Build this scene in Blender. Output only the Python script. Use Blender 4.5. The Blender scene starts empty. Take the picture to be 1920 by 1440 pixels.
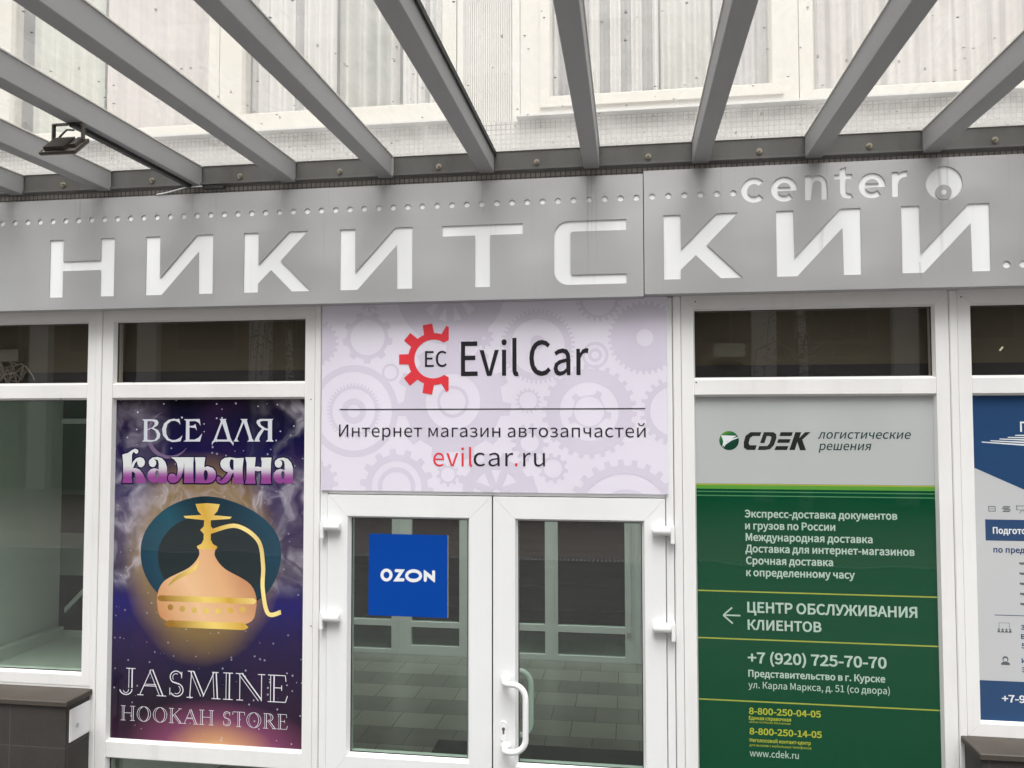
import bpy, bmesh, math, random
from mathutils import Vector, Matrix
from mathutils.geometry import tessellate_polygon

scene = bpy.context.scene
C = scene.collection
R = math.radians
PI = math.pi
random.seed(7)

# ------------------------------------------------------------------ camera
cam_d = bpy.data.cameras.new('camera')
cam_d.sensor_fit = 'HORIZONTAL'
cam_d.sensor_width = 36.0
cam_d.lens = 36.0 * 1500.0 / 1920.0
cam_d.clip_start = 0.05
cam_d.clip_end = 400.0
cam = bpy.data.objects.new('camera', cam_d)
C.objects.link(cam)
yaw, pitch, roll = R(8.34834), R(2.42469), R(-0.07941)
fwd = Vector((-math.sin(yaw) * math.cos(pitch), math.cos(yaw) * math.cos(pitch), math.sin(pitch)))
rt = Vector((math.cos(yaw), math.sin(yaw), 0))
up = rt.cross(fwd)
r2 = rt * math.cos(roll) + up * math.sin(roll)
u2 = up * math.cos(roll) - rt * math.sin(roll)
m = Matrix((r2, u2, -fwd)).transposed().to_4x4()
m.translation = Vector((0, -3.9, 2.4))
cam.matrix_world = m
scene.camera = cam

# ------------------------------------------------------------------ light
SUN_EL, SUN_AZ = 66.0, 176.0          # degrees; azimuth clockwise from +Y
world = bpy.data.worlds.new('World')
scene.world = world
world.use_nodes = True
wn = world.node_tree
bg = wn.nodes['Background']
sky = wn.nodes.new('ShaderNodeTexSky')
sky.sky_type = 'NISHITA'
sky.sun_disc = False
sky.sun_elevation = R(SUN_EL)
sky.sun_rotation = R(SUN_AZ)
sky.air_density = 1.0
sky.dust_density = 4.0
sky.ozone_density = 1.0
hs = wn.nodes.new('ShaderNodeHueSaturation')      # overcast: the sky is nearly colourless
hs.inputs['Saturation'].default_value = 0.2
wn.links.new(sky.outputs[0], hs.inputs['Color'])
wn.links.new(hs.outputs[0], bg.inputs['Color'])
bg.inputs['Strength'].default_value = 0.095
sun_d = bpy.data.lights.new('sun', 'SUN')
sun_d.energy = 2.1
sun_d.angle = R(40)
sun_d.color = (0.955, 0.98, 1.0)
sun = bpy.data.objects.new('sun', sun_d)
C.objects.link(sun)
_a, _e = R(SUN_AZ), R(SUN_EL)
sdir = Vector((math.sin(_a) * math.cos(_e), math.cos(_a) * math.cos(_e), math.sin(_e)))
sun.rotation_euler = sdir.to_track_quat('Z', 'Y').to_euler()
sun.location = sdir * 20
scene.view_settings.view_transform = 'Standard'
scene.view_settings.look = 'None'
scene.view_settings.gamma = 1.0
scene.view_settings.exposure = 1.84
scene.cycles.max_bounces = 14
scene.cycles.transparent_max_bounces = 24
scene.cycles.diffuse_bounces = 5

# ------------------------------------------------------------------ data
GA = {
'(':'118|84,-69 103,-60 78,-7 64,50 59,109 64,168 78,225 103,277 84,286 56,232 38,174 32,109 38,44 56,-15',
')':'118|35,-69 62,-15 80,44 86,109 80,174 62,232 35,286 15,277 40,225 55,168 60,109 55,50 40,-7 15,-60',
'+':'195|84,41 110,41 110,117 181,117 181,141 110,141 110,218 84,218 84,141 13,141 13,117 84,117',
',':'98|26,-67 54,-49 71,-24 77,7 70,34 50,44 33,38 26,22 33,5 50,-1 54,0 44,-28 19,-48',
'-':'122|16,86 106,86 106,110 16,110',
'.':'97|49,-5 65,2 72,20 65,37 49,44 32,37 26,20 32,2',
'0':'195|97,-5 124,1 146,17 163,43 174,81 177,129 174,177 163,214 146,240 124,256 97,261 70,256 48,240 31,214 21,177 18,129 21,81 31,43 48,17 70,1|97,21 72,33 55,68 48,129 55,190 72,225 97,236 123,225 140,190 146,129 140,68 123,33',
'1':'194|31,0 172,0 172,27 120,27 120,257 96,257 42,238 42,218 88,218 88,27 31,27',
'2':'195|15,0 177,0 177,28 106,28 64,25 117,81 152,134 165,186 155,226 129,252 90,261 47,251 14,224 33,206 57,227 86,235 112,229 128,211 133,185 120,138 82,83 15,19',
'3':'194|92,-5 134,4 163,29 175,69 167,100 148,121 120,134 120,136 144,149 160,169 166,197 156,232 130,254 91,261 52,253 20,231 37,210 61,228 90,235 113,230 128,216 133,195 127,170 104,152 62,146 62,121 109,115 135,97 142,70 135,44 117,28 90,22 53,31 27,51 10,31 30,13 57,0',
'4':'194|119,0 149,0 149,71 183,71 183,96 149,96 149,257 114,257 7,92 7,71 119,71|119,96 40,96 99,184 119,222 121,222 119,175',
'5':'194|92,-5 133,6 164,36 176,83 165,130 137,157 98,165 60,155 67,229 163,229 163,257 39,257 30,137 47,126 68,137 90,141 118,134 137,114 143,83 136,50 116,29 89,22 51,31 26,50 9,29 30,13 56,0',
'6':'195|105,-5 142,6 169,35 179,79 170,124 146,150 108,159 77,151 50,129 54,170 63,200 78,220 95,232 116,235 138,230 157,215 175,235 149,254 114,261 86,256 60,241 39,215 25,176 20,123 24,77 36,41 54,16 78,1|50,103 77,128 103,136 128,129 144,109 149,79 143,48 128,28 105,21 78,30 59,58',
'7':'195|69,0 103,0 111,89 133,164 178,237 178,257 17,257 17,229 142,229 102,160 79,87',
'8':'194|98,-5 140,4 168,28 178,62 172,92 156,114 135,129 135,131 158,156 169,193 161,228 136,252 99,261 63,252 38,230 28,195 39,161 63,136 63,135 40,118 23,95 16,64 27,28 56,4|116,139 87,152 66,170 57,195 63,217 77,232 98,237 122,231 137,214 142,191 135,164|98,19 71,25 52,42 44,67 54,100 80,125 114,110 138,91 148,63 142,40 124,25',
'9':'195|82,-5 110,0 136,16 156,44 170,84 175,139 171,183 159,217 141,242 117,256 89,261 52,251 26,222 15,178 24,133 49,106 86,97 118,106 145,129 135,66 112,32 81,22 57,27 38,42 20,22 46,3|145,155 118,129 91,121 66,128 51,148 46,178 51,209 67,229 89,236 117,227 136,200',
'C':'223|132,-5 176,5 211,32 193,53 166,32 133,24 91,37 63,73 54,129 64,185 92,220 134,233 164,226 187,209 204,230 175,252 134,261 97,255 66,238 42,211 26,174 20,128 26,82 41,45 65,18 96,1',
'E':'207|35,0 187,0 187,28 68,28 68,121 165,121 165,149 68,149 68,229 183,229 183,257 35,257',
'a':'197|76,-5 109,3 139,23 140,23 143,0 169,0 169,117 162,158 141,185 103,195 61,187 29,170 41,148 67,162 98,168 122,161 134,144 137,120 71,107 33,84 21,49 28,20 47,2|85,21 68,24 56,34 51,51 59,73 87,89 137,99 137,46 111,28',
'c':'179|107,-5 140,2 169,19 155,41 134,28 110,22 79,31 59,57 51,95 59,133 80,159 111,168 131,164 149,152 165,173 142,188 110,195 81,191 56,178 36,158 23,130 18,95 23,60 35,33 54,12 79,0',
'd':'217|97,-5 129,3 155,22 156,22 159,0 185,0 185,279 153,279 153,206 154,173 130,189 101,195 60,183 30,148 19,95 28,41 55,7|104,22 76,31 58,56 51,95 59,133 79,159 106,168 130,163 153,148 153,48 129,29',
'e':'194|109,-5 144,1 172,15 160,36 138,25 113,21 81,29 59,52 50,88 178,88 179,106 170,153 145,184 103,195 78,191 55,178 36,157 23,129 18,95 23,60 36,33 55,12 80,0|49,110 59,142 79,163 104,169 129,163 146,143 151,110',
'i':'97|32,0 64,0 64,190 32,190|48,229 64,235 70,251 64,266 48,271 33,266 27,251 33,235',
'k':'193|32,0 64,0 64,50 99,92 155,0 190,0 118,113 181,190 146,190 65,90 64,90 64,279 32,279',
'l':'99|66,-5 84,-2 80,23 73,22 67,25 64,36 64,279 32,279 32,38 36,15 47,0',
'r':'136|32,0 64,0 64,122 79,148 95,162 112,166 131,163 137,191 116,195 86,184 62,155 58,190 32,190',
'u':'212|88,-5 122,5 151,30 152,30 154,0 181,0 181,190 149,190 149,55 124,31 97,23 77,28 65,45 62,74 62,190 29,190 29,70 36,29 55,4',
'v':'183|73,0 111,0 178,190 146,190 110,82 93,26 91,26 74,82 38,190 5,190',
'w':'281|62,0 99,0 126,102 139,157 141,157 154,103 181,0 220,0 272,190 241,190 213,80 202,27 200,27 187,80 157,190 126,190 96,80 83,27 82,27 70,80 42,190 9,190',
'А':'213|1,0 34,0 59,78 153,78 177,0 211,0 124,257 88,257|67,104 79,144 105,230 106,230 132,144 145,104',
'Б':'227|35,0 118,0 150,3 175,12 194,27 206,49 210,78 206,105 193,125 173,139 148,146 117,149 68,149 68,229 194,229 194,257 35,257|68,26 68,124 112,124 149,119 171,104 179,77 172,48 150,31 113,26',
'В':'230|35,0 117,0 168,8 202,33 214,75 208,105 189,126 162,137 162,138 183,150 195,170 200,194 188,230 157,250 111,257 35,257|68,148 68,231 107,231 141,227 161,214 168,190 161,167 141,153 106,148|68,26 68,123 112,123 151,118 174,102 182,76 174,48 150,31 112,26',
'Д':'249|42,0 208,0 208,-74 236,-74 239,8 239,28 211,28 211,257 81,257 58,120 39,50 22,28 10,28 10,8 14,-74 42,-74|58,28 74,61 87,114 106,229 178,229 178,28',
'Е':'207|35,0 187,0 187,28 68,28 68,121 165,121 165,149 68,149 68,229 183,229 183,257 35,257',
'Ж':'315|2,0 38,0 105,122 142,122 142,0 173,0 173,122 210,122 277,0 312,0 234,136 262,198 279,225 295,230 304,229 310,259 296,261 274,257 256,243 238,214 208,148 173,148 173,257 142,257 142,148 107,148 77,214 59,243 41,257 19,261 5,259 11,229 20,230 36,225 54,198 81,136',
'З':'217|109,-5 155,5 188,31 201,73 194,103 176,125 150,136 150,138 170,151 183,171 188,196 177,231 149,253 106,261 62,253 28,230 45,209 72,226 105,233 131,228 149,214 156,192 150,168 129,153 92,148 71,148 71,123 100,123 137,117 161,102 169,75 161,47 139,30 109,24 69,31 35,55 17,33 58,4',
'И':'257|35,0 69,0 164,163 192,215 194,215 189,135 189,0 222,0 222,257 187,257 92,94 65,42 63,42 67,123 67,257 35,257',
'К':'227|35,0 68,0 68,122 112,122 191,0 226,0 137,137 172,198 190,225 205,230 214,229 220,259 206,261 185,258 168,244 148,214 112,148 68,148 68,257 35,257',
'Л':'247|22,-5 48,3 68,32 84,92 109,229 179,229 179,0 211,0 211,257 83,257 54,95 42,50 30,31 18,26 7,29 0,-1',
'М':'285|35,0 64,0 64,142 60,218 62,218 82,159 131,26 153,26 201,159 222,218 223,218 219,142 219,0 249,0 249,257 210,257 161,119 143,66 142,66 123,119 74,257 35,257',
'Н':'255|35,0 68,0 68,121 187,121 187,0 220,0 220,257 187,257 187,149 68,149 68,257 35,257',
'О':'260|130,-5 166,1 196,19 219,47 234,84 239,129 234,175 219,211 196,238 166,255 130,261 94,255 63,238 40,211 26,175 20,129 26,84 40,47 63,19 94,1|130,24 90,37 63,73 54,129 63,185 90,220 130,233 170,220 197,185 206,129 197,73 170,37',
'П':'253|35,0 68,0 68,229 185,229 185,0 217,0 217,257 35,257',
'Р':'222|35,0 68,0 68,102 110,102 141,105 168,114 187,130 200,152 204,181 200,211 187,232 167,246 141,254 109,257 35,257|68,129 68,230 104,230 142,226 165,211 172,181 165,151 143,134 106,129',
'С':'223|132,-5 176,5 211,32 193,53 166,32 133,24 91,37 63,73 54,129 64,185 92,220 134,233 164,226 187,209 204,230 175,252 134,261 97,255 66,238 42,211 26,174 20,128 26,82 41,45 65,18 96,1',
'Т':'209|89,0 121,0 121,229 199,229 199,257 11,257 11,229 89,229',
'У':'202|53,-5 81,2 101,19 116,47 201,257 168,257 123,142 105,92 104,92 84,142 36,257 2,257 89,60 84,46 71,31 51,26 35,28 28,-1',
'Ц':'252|209,-74 238,-74 241,8 241,28 213,28 213,257 180,257 180,28 68,28 68,257 35,257 35,0 209,0',
'Э':'223|63,121 171,121 160,67 134,35 94,24 59,32 30,53 13,32 49,5 95,-5 130,1 160,17 183,44 198,81 203,128 198,175 184,213 161,239 131,256 95,261 51,252 19,230 36,209 62,226 94,233 132,223 158,195 170,149 63,149',
'Я':'228|117,135 83,140 62,157 55,185 62,212 83,226 117,230 160,230 160,135|9,0 46,0 113,109 160,109 160,0 192,0 192,257 112,257 83,254 58,247 39,233 27,213 22,185 30,150 50,126 81,112',
'а':'197|76,-5 109,3 139,23 140,23 143,0 169,0 169,117 162,158 141,185 103,195 61,187 29,170 41,148 67,162 98,168 122,161 134,144 137,120 71,107 33,84 21,49 28,20 47,2|85,21 68,24 56,34 51,51 59,73 87,89 137,99 137,46 111,28',
'б':'213|111,-5 153,8 183,42 194,94 184,142 157,172 118,183 83,175 53,151 59,190 71,215 89,230 114,239 147,244 186,257 180,286 140,275 100,266 67,251 42,224 26,180 21,115 25,73 36,40 54,16 79,1|51,124 81,151 110,159 138,151 155,128 161,94 154,56 137,31 110,22 78,32 58,62 51,109',
'в':'199|32,0 109,0 147,6 174,23 183,54 178,77 164,92 144,100 144,101 167,116 175,142 166,170 142,185 105,190 32,190|64,110 64,167 102,167 126,164 140,154 144,139 139,124 125,114 100,110|64,23 64,88 103,88 130,84 146,73 152,56 147,38 131,27 105,23',
'г':'161|32,0 64,0 64,164 151,164 151,190 32,190',
'д':'207|39,0 168,0 168,-67 196,-67 199,6 199,26 172,26 172,190 54,190 44,106 31,45 17,26 8,26 8,6 11,-67 39,-67|51,26 63,54 72,100 79,164 140,164 140,26',
'е':'194|109,-5 144,1 172,15 160,36 138,25 113,21 81,29 59,52 50,88 178,88 179,106 170,153 145,184 103,195 78,191 55,178 36,157 23,129 18,95 23,60 36,33 55,12 80,0|49,110 59,142 79,163 104,169 129,163 146,143 151,110',
'ж':'266|5,0 40,0 88,86 119,86 119,0 147,0 147,86 179,86 226,0 261,0 201,99 216,138 230,159 244,164 250,163 256,193 244,195 226,192 209,179 195,154 178,112 147,112 147,190 119,190 119,112 89,112 71,154 57,179 41,192 22,195 10,193 16,163 22,164 36,159 50,138 65,99',
'з':'179|86,-5 124,2 152,22 163,53 158,76 143,91 123,99 123,101 147,118 155,144 145,172 120,189 86,195 49,189 19,174 32,153 56,165 84,169 105,166 119,156 124,140 119,124 103,114 78,110 56,110 56,88 82,88 109,84 125,73 131,55 125,37 108,25 84,21 55,25 28,40 14,19 49,1',
'и':'221|32,0 62,0 134,109 159,150 161,150 158,79 158,0 189,0 189,190 159,190 87,81 62,41 60,41 63,111 63,190 32,190',
'й':'221|32,0 62,0 134,109 159,150 161,150 158,79 158,0 189,0 189,190 159,190 87,81 62,41 60,41 63,111 63,190 32,190|112,224 147,233 166,255 173,284 146,284 143,264 132,249 112,243 91,249 80,264 76,284 50,284 57,255 76,233',
'к':'195|32,0 64,0 64,86 102,86 155,0 189,0 125,100 141,138 155,159 169,164 175,163 181,193 169,195 151,192 135,180 120,154 101,112 64,112 64,190 32,190',
'л':'208|21,-5 45,2 62,23 71,58 84,164 143,164 143,0 175,0 175,190 59,190 44,67 35,36 19,26 10,28 4,-2',
'м':'248|32,0 61,0 61,86 57,151 59,151 76,106 113,18 134,18 171,106 189,151 190,151 187,86 187,0 216,0 216,190 179,190 143,101 125,55 124,55 106,101 69,190 32,190',
'н':'220|32,0 64,0 64,85 156,85 156,0 188,0 188,190 156,190 156,113 64,113 64,190 32,190',
'о':'212|106,-5 133,0 157,12 176,33 189,60 194,95 189,130 176,158 157,178 133,191 106,195 79,191 55,178 36,158 23,130 18,95 23,60 36,33 55,12 79,0|106,22 77,31 58,57 51,95 58,133 77,159 106,168 135,159 154,133 161,95 154,57 135,31',
'п':'217|32,0 64,0 64,164 152,164 152,0 184,0 184,190 32,190',
'р':'217|32,-80 64,-80 64,-16 63,18 90,1 116,-5 141,0 164,13 182,34 194,62 199,98 190,149 164,183 123,195 91,187 62,168 58,190 32,190|111,22 89,27 64,42 64,142 91,161 115,168 144,159 160,135 165,98 158,57 139,31',
'с':'179|107,-5 140,2 169,19 155,41 134,28 110,22 79,31 59,57 51,95 59,133 80,159 111,168 131,164 149,152 165,173 142,188 110,195 81,191 56,178 36,158 23,130 18,95 23,60 35,33 54,12 79,0',
'т':'180|74,0 106,0 106,164 170,164 170,190 10,190 10,164 74,164',
'у':'183|35,-82 68,-73 91,-50 106,-16 178,190 147,190 112,85 97,31 95,31 76,85 38,190 5,190 81,0 77,-15 60,-44 34,-56 19,-53 13,-78',
'ф':'287|128,-80 159,-80 159,-19 158,9 177,-1 196,-5 232,8 258,42 268,98 260,149 237,183 199,195 178,191 158,180 159,209 159,279 128,279 128,209 129,181 111,191 91,195 55,183 29,148 19,95 28,41 53,7 91,-5 111,0 129,10 128,-19|97,22 73,31 57,56 51,95 57,133 73,159 96,168 112,165 129,155 129,36 113,25|190,22 175,25 158,35 158,155 176,165 192,168 217,159 231,135 236,98 230,57 214,31',
'х':'175|5,0 39,0 64,44 84,78 85,78 106,44 134,0 169,0 106,96 164,190 131,190 107,148 91,117 89,117 70,148 45,190 10,190 68,99',
'ц':'216|179,-67 206,-67 209,6 209,26 181,26 181,190 150,190 150,26 64,26 64,190 32,190 32,0 179,0',
'ч':'200|136,0 168,0 168,190 136,190 136,102 105,98 77,102 60,115 55,138 55,190 23,190 23,138 32,100 58,79 99,72 136,76',
'ш':'293|32,0 261,0 261,190 229,190 229,26 162,26 162,190 131,190 131,26 64,26 64,190 32,190',
'ы':'264|32,0 91,0 131,6 157,26 167,61 157,94 131,114 91,120 64,120 64,190 32,190|64,26 64,95 88,95 114,92 130,80 136,61 130,41 114,29 88,26|200,0 231,0 231,190 200,190',
'ь':'192|32,0 100,0 140,6 166,26 176,61 166,94 140,114 100,120 64,120 64,190 32,190|64,26 64,95 97,95 123,92 139,80 144,61 139,41 123,29 97,26',
'я':'201|107,98 81,102 65,114 59,133 65,151 81,162 107,166 137,166 137,98|13,0 49,0 101,75 102,75 137,75 137,0 169,0 169,190 102,190 63,185 37,167 27,134 33,108 49,90 71,79'}
VSE = [
'-2.5634,2.3953 -2.5042,2.3952 -2.4787,2.3922 -2.4689,2.379 -2.4734,2.3643 -2.497,2.3495 -2.4713,2.3378 -2.4582,2.3172 -2.461,2.2967 -2.4798,2.2819 -2.5084,2.276 -2.5627,2.2773 -2.5516,2.2847 -2.552,2.3864|-2.5328,2.3849 -2.532,2.3422 -2.5034,2.3525 -2.491,2.3672 -2.4912,2.379 -2.5041,2.3864|-2.5319,2.3377 -2.5097,2.3466 -2.4872,2.3348 -2.4773,2.3172 -2.4785,2.2996 -2.4894,2.2863 -2.5149,2.2848 -2.5309,2.2877',
'-2.3519,2.398 -2.3434,2.3657 -2.3547,2.3789 -2.3738,2.3877 -2.396,2.3863 -2.4179,2.3701 -2.4253,2.3437 -2.4233,2.3173 -2.4102,2.2938 -2.3878,2.2851 -2.3689,2.2866 -2.347,2.2969 -2.3314,2.3101 -2.3419,2.2794 -2.3624,2.277 -2.3877,2.2749 -2.4195,2.285 -2.4422,2.3114 -2.4476,2.3437 -2.437,2.3731 -2.4119,2.3922 -2.3835,2.398 -2.3645,2.395',
'-2.325,2.395 -2.2355,2.3964 -2.2302,2.3613 -2.2414,2.3774 -2.2604,2.3862 -2.2934,2.3847 -2.2929,2.3599 -2.2725,2.3613 -2.2586,2.3701 -2.2501,2.3351 -2.2598,2.3496 -2.2928,2.3526 -2.2917,2.2883 -2.2619,2.2884 -2.2401,2.2986 -2.2202,2.3205 -2.232,2.2782 -2.3262,2.278 -2.3121,2.2868 -2.3123,2.3862',
'-2.124,2.3962 -2.0852,2.3962 -2.0898,2.3904 -2.0622,2.3005 -2.0526,2.2802 -2.0432,2.2716 -2.0461,2.2571 -2.054,2.2686 -2.0649,2.2787 -2.1425,2.2785 -2.1533,2.2756 -2.161,2.2668 -2.1639,2.2567 -2.1657,2.2683 -2.1627,2.2784 -2.1565,2.2828 -2.149,2.3003 -2.1167,2.3817 -2.1187,2.3898|-2.1091,2.3744 -2.138,2.2945 -2.1348,2.2887 -2.079,2.2888 -2.0823,2.3033',
'-2.0079,2.3961 -1.9679,2.396 -1.9724,2.3888 -1.942,2.295 -1.9326,2.2834 -1.931,2.2791 -1.9694,2.279 -1.9587,2.2863 -1.9604,2.3007 -1.9892,2.3773 -2.0235,2.2948 -2.0218,2.2846 -2.0124,2.2789 -2.0448,2.2788 -2.0373,2.2889 -2.0313,2.3005 -1.9985,2.3816 -2.0001,2.3903',
'-1.8255,2.3959 -1.8331,2.3887 -1.8325,2.2895 -1.8226,2.2794 -1.8668,2.2793 -1.8547,2.2894 -1.8553,2.3369 -1.8767,2.3397 -1.9007,2.3008 -1.9036,2.2893 -1.8973,2.2792 -1.9295,2.2791 -1.9236,2.295 -1.9071,2.3239 -1.8875,2.3455 -1.906,2.3585 -1.9185,2.3758 -1.9156,2.3888 -1.8973,2.396|-1.8559,2.3858 -1.8554,2.3455 -1.8723,2.3498 -1.8938,2.3642 -1.9001,2.3772 -1.8941,2.3844 -1.8788,2.3867']
KAL = [
'-2.6737,2.2075 -2.6417,2.2165 -2.6163,2.2329 -2.6004,2.2388 -2.5859,2.2345 -2.5809,2.2242 -2.5871,2.2139 -2.5966,2.2123 -2.6038,2.2197 -2.6113,2.2211 -2.6184,2.2078 -2.6185,2.1518 -2.6118,2.1695 -2.593,2.1888 -2.5707,2.1948 -2.5513,2.1876 -2.542,2.17 -2.5459,2.1524 -2.56,2.1405 -2.576,2.1433 -2.5859,2.1579 -2.5879,2.1741 -2.5989,2.1637 -2.6111,2.1357 -2.5951,2.1373 -2.5726,2.1286 -2.553,2.1083 -2.5397,2.082 -2.5329,2.0586 -2.5919,2.058 -2.5909,2.0874 -2.5977,2.1079 -2.6108,2.118 -2.6178,2.1165 -2.6166,2.0871 -2.6128,2.0578 -2.6706,2.0572 -2.6663,2.0867 -2.6679,2.1603',
'-2.5206,2.1643 -2.5177,2.179 -2.5004,2.1923 -2.4718,2.1963 -2.4463,2.1897 -2.4269,2.1708 -2.4169,2.1445 -2.4146,2.1036 -2.4154,2.0598 -2.4629,2.0593 -2.4631,2.071 -2.4788,2.0606 -2.4979,2.0604 -2.5188,2.0734 -2.5278,2.0938 -2.5244,2.1144 -2.5088,2.1306 -2.4866,2.1367 -2.4626,2.1295 -2.4632,2.1588 -2.4683,2.1793 -2.4907,2.1865 -2.4793,2.1733 -2.4781,2.1587 -2.4868,2.1454 -2.4994,2.1424 -2.5139,2.1482|-2.4721,2.1265 -2.4641,2.1207 -2.4621,2.1032 -2.4665,2.0841 -2.4729,2.082 -2.481,2.0913 -2.4829,2.1118 -2.4784,2.1235',
'-2.3957,2.1949 -2.2651,2.1957 -2.2677,2.1631 -2.2665,2.0904 -2.2629,2.0614 -2.3193,2.0608 -2.3166,2.0899 -2.3176,2.1482 -2.3196,2.1685 -2.3222,2.1365 -2.334,2.0927 -2.3525,2.0692 -2.3712,2.0603 -2.3933,2.0606 -2.4078,2.0745 -2.4097,2.092 -2.4004,2.1067 -2.3847,2.1097 -2.3688,2.104 -2.3629,2.0895 -2.3563,2.11 -2.3536,2.1362 -2.3604,2.1654 -2.3766,2.1842',
'-2.2588,2.1957 -2.2004,2.1961 -2.2037,2.1722 -2.2058,2.1432 -2.1872,2.1491 -2.159,2.1406 -2.1439,2.1248 -2.1389,2.1061 -2.1432,2.0829 -2.1585,2.0668 -2.1833,2.0608 -2.2566,2.0615 -2.253,2.0905 -2.2542,2.1632|-2.1984,2.1316 -2.1874,2.123 -2.184,2.1057 -2.1883,2.0824 -2.1975,2.0722 -2.2048,2.0823 -2.2083,2.1054 -2.2061,2.1229',
'-1.9867,2.1938 -1.9916,2.1506 -1.9919,2.1275 -1.9899,2.093 -1.9849,2.0608 -2.0448,2.0602 -2.0407,2.0925 -2.0416,2.1185 -2.0502,2.1097 -2.0621,2.0808 -2.0804,2.0647 -2.102,2.0596 -2.1237,2.0643 -2.1347,2.0772 -2.1349,2.0902 -2.1258,2.0975 -2.1148,2.0918 -2.1131,2.0817 -2.1224,2.0787 -2.1114,2.0731 -2.0931,2.092 -2.0719,2.1182 -2.0937,2.1267 -2.1109,2.1439 -2.1165,2.1641 -2.11,2.1815 -2.0915,2.1932 -2.0638,2.1968 -2.0267,2.1922|-2.0513,2.1877 -2.0425,2.1819 -2.0418,2.13 -2.0536,2.1328 -2.063,2.1471 -2.0649,2.1674 -2.0605,2.1833',
'-1.9775,2.1973 -1.9208,2.1977 -1.9226,2.1741 -1.9247,2.1482 -1.9064,2.1498 -1.888,2.1456 -1.8869,2.1743 -1.8917,2.1958 -1.8338,2.1962 -1.8365,2.166 -1.8372,2.0944 -1.8337,2.0616 -1.8915,2.0609 -1.8874,2.094 -1.8893,2.1284 -1.9061,2.1253 -1.9245,2.1281 -1.924,2.0936 -1.919,2.0615 -1.9772,2.0609 -1.9699,2.0932 -1.9694,2.1651',
'-1.8161,2.1656 -1.8133,2.1799 -1.7967,2.1929 -1.7695,2.1968 -1.7452,2.1904 -1.7269,2.1719 -1.7176,2.1463 -1.7156,2.1064 -1.7167,2.0636 -1.7619,2.0632 -1.7621,2.0746 -1.7771,2.0644 -1.7952,2.0642 -1.8151,2.0769 -1.8235,2.0968 -1.8201,2.1169 -1.8051,2.1328 -1.784,2.1387 -1.7612,2.1317 -1.7615,2.1603 -1.7663,2.1802 -1.7876,2.1873 -1.7768,2.1745 -1.7757,2.1602 -1.7841,2.1472 -1.7962,2.1443 -1.8099,2.1499|-1.7702,2.1288 -1.7626,2.1231 -1.7609,2.106 -1.7652,2.0874 -1.7713,2.0853 -1.7789,2.0944 -1.7807,2.1144 -1.7763,2.1258']
CDEK = '0.5676,2.3309 0.6171,2.3309 0.6107,2.3125 0.5776,2.3125 0.5647,2.303 0.5577,2.2792 0.5627,2.2687 0.5948,2.2689 0.5879,2.2468 0.5511,2.2466 0.5359,2.2571 0.5352,2.2818 0.5443,2.3135|0.6288,2.331 0.6719,2.331 0.6845,2.3216 0.6857,2.3032 0.6736,2.2691 0.6556,2.2507 0.6327,2.2469 0.5996,2.2468 0.606,2.2652 0.6431,2.2654 0.6534,2.2769 0.663,2.3058 0.6565,2.3126 0.6412,2.3126 0.6306,2.2795 0.6102,2.2794|0.7049,2.331 0.7604,2.3311 0.754,2.3128 0.6995,2.3127|0.6942,2.298 0.7498,2.2982 0.7435,2.2809 0.6879,2.2807|0.6836,2.2655 0.7392,2.2657 0.7324,2.2474 0.6758,2.2471|0.7719,2.3311 0.7981,2.3312 0.7891,2.3035 0.8156,2.3312 0.8407,2.3312 0.8025,2.2957 0.8183,2.2462 0.7917,2.2461 0.7798,2.2852 0.7681,2.2475 0.743,2.2474'
CDARROW = '0.4313,2.3159 0.5033,2.3134 0.4878,2.3038 0.4593,2.2869 0.4358,2.2593 0.4412,2.2868|0.5099,2.3081 0.5083,2.3028 0.4799,2.2911 0.454,2.2736 0.4409,2.2561 0.4488,2.2763 0.4749,2.2975'
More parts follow.
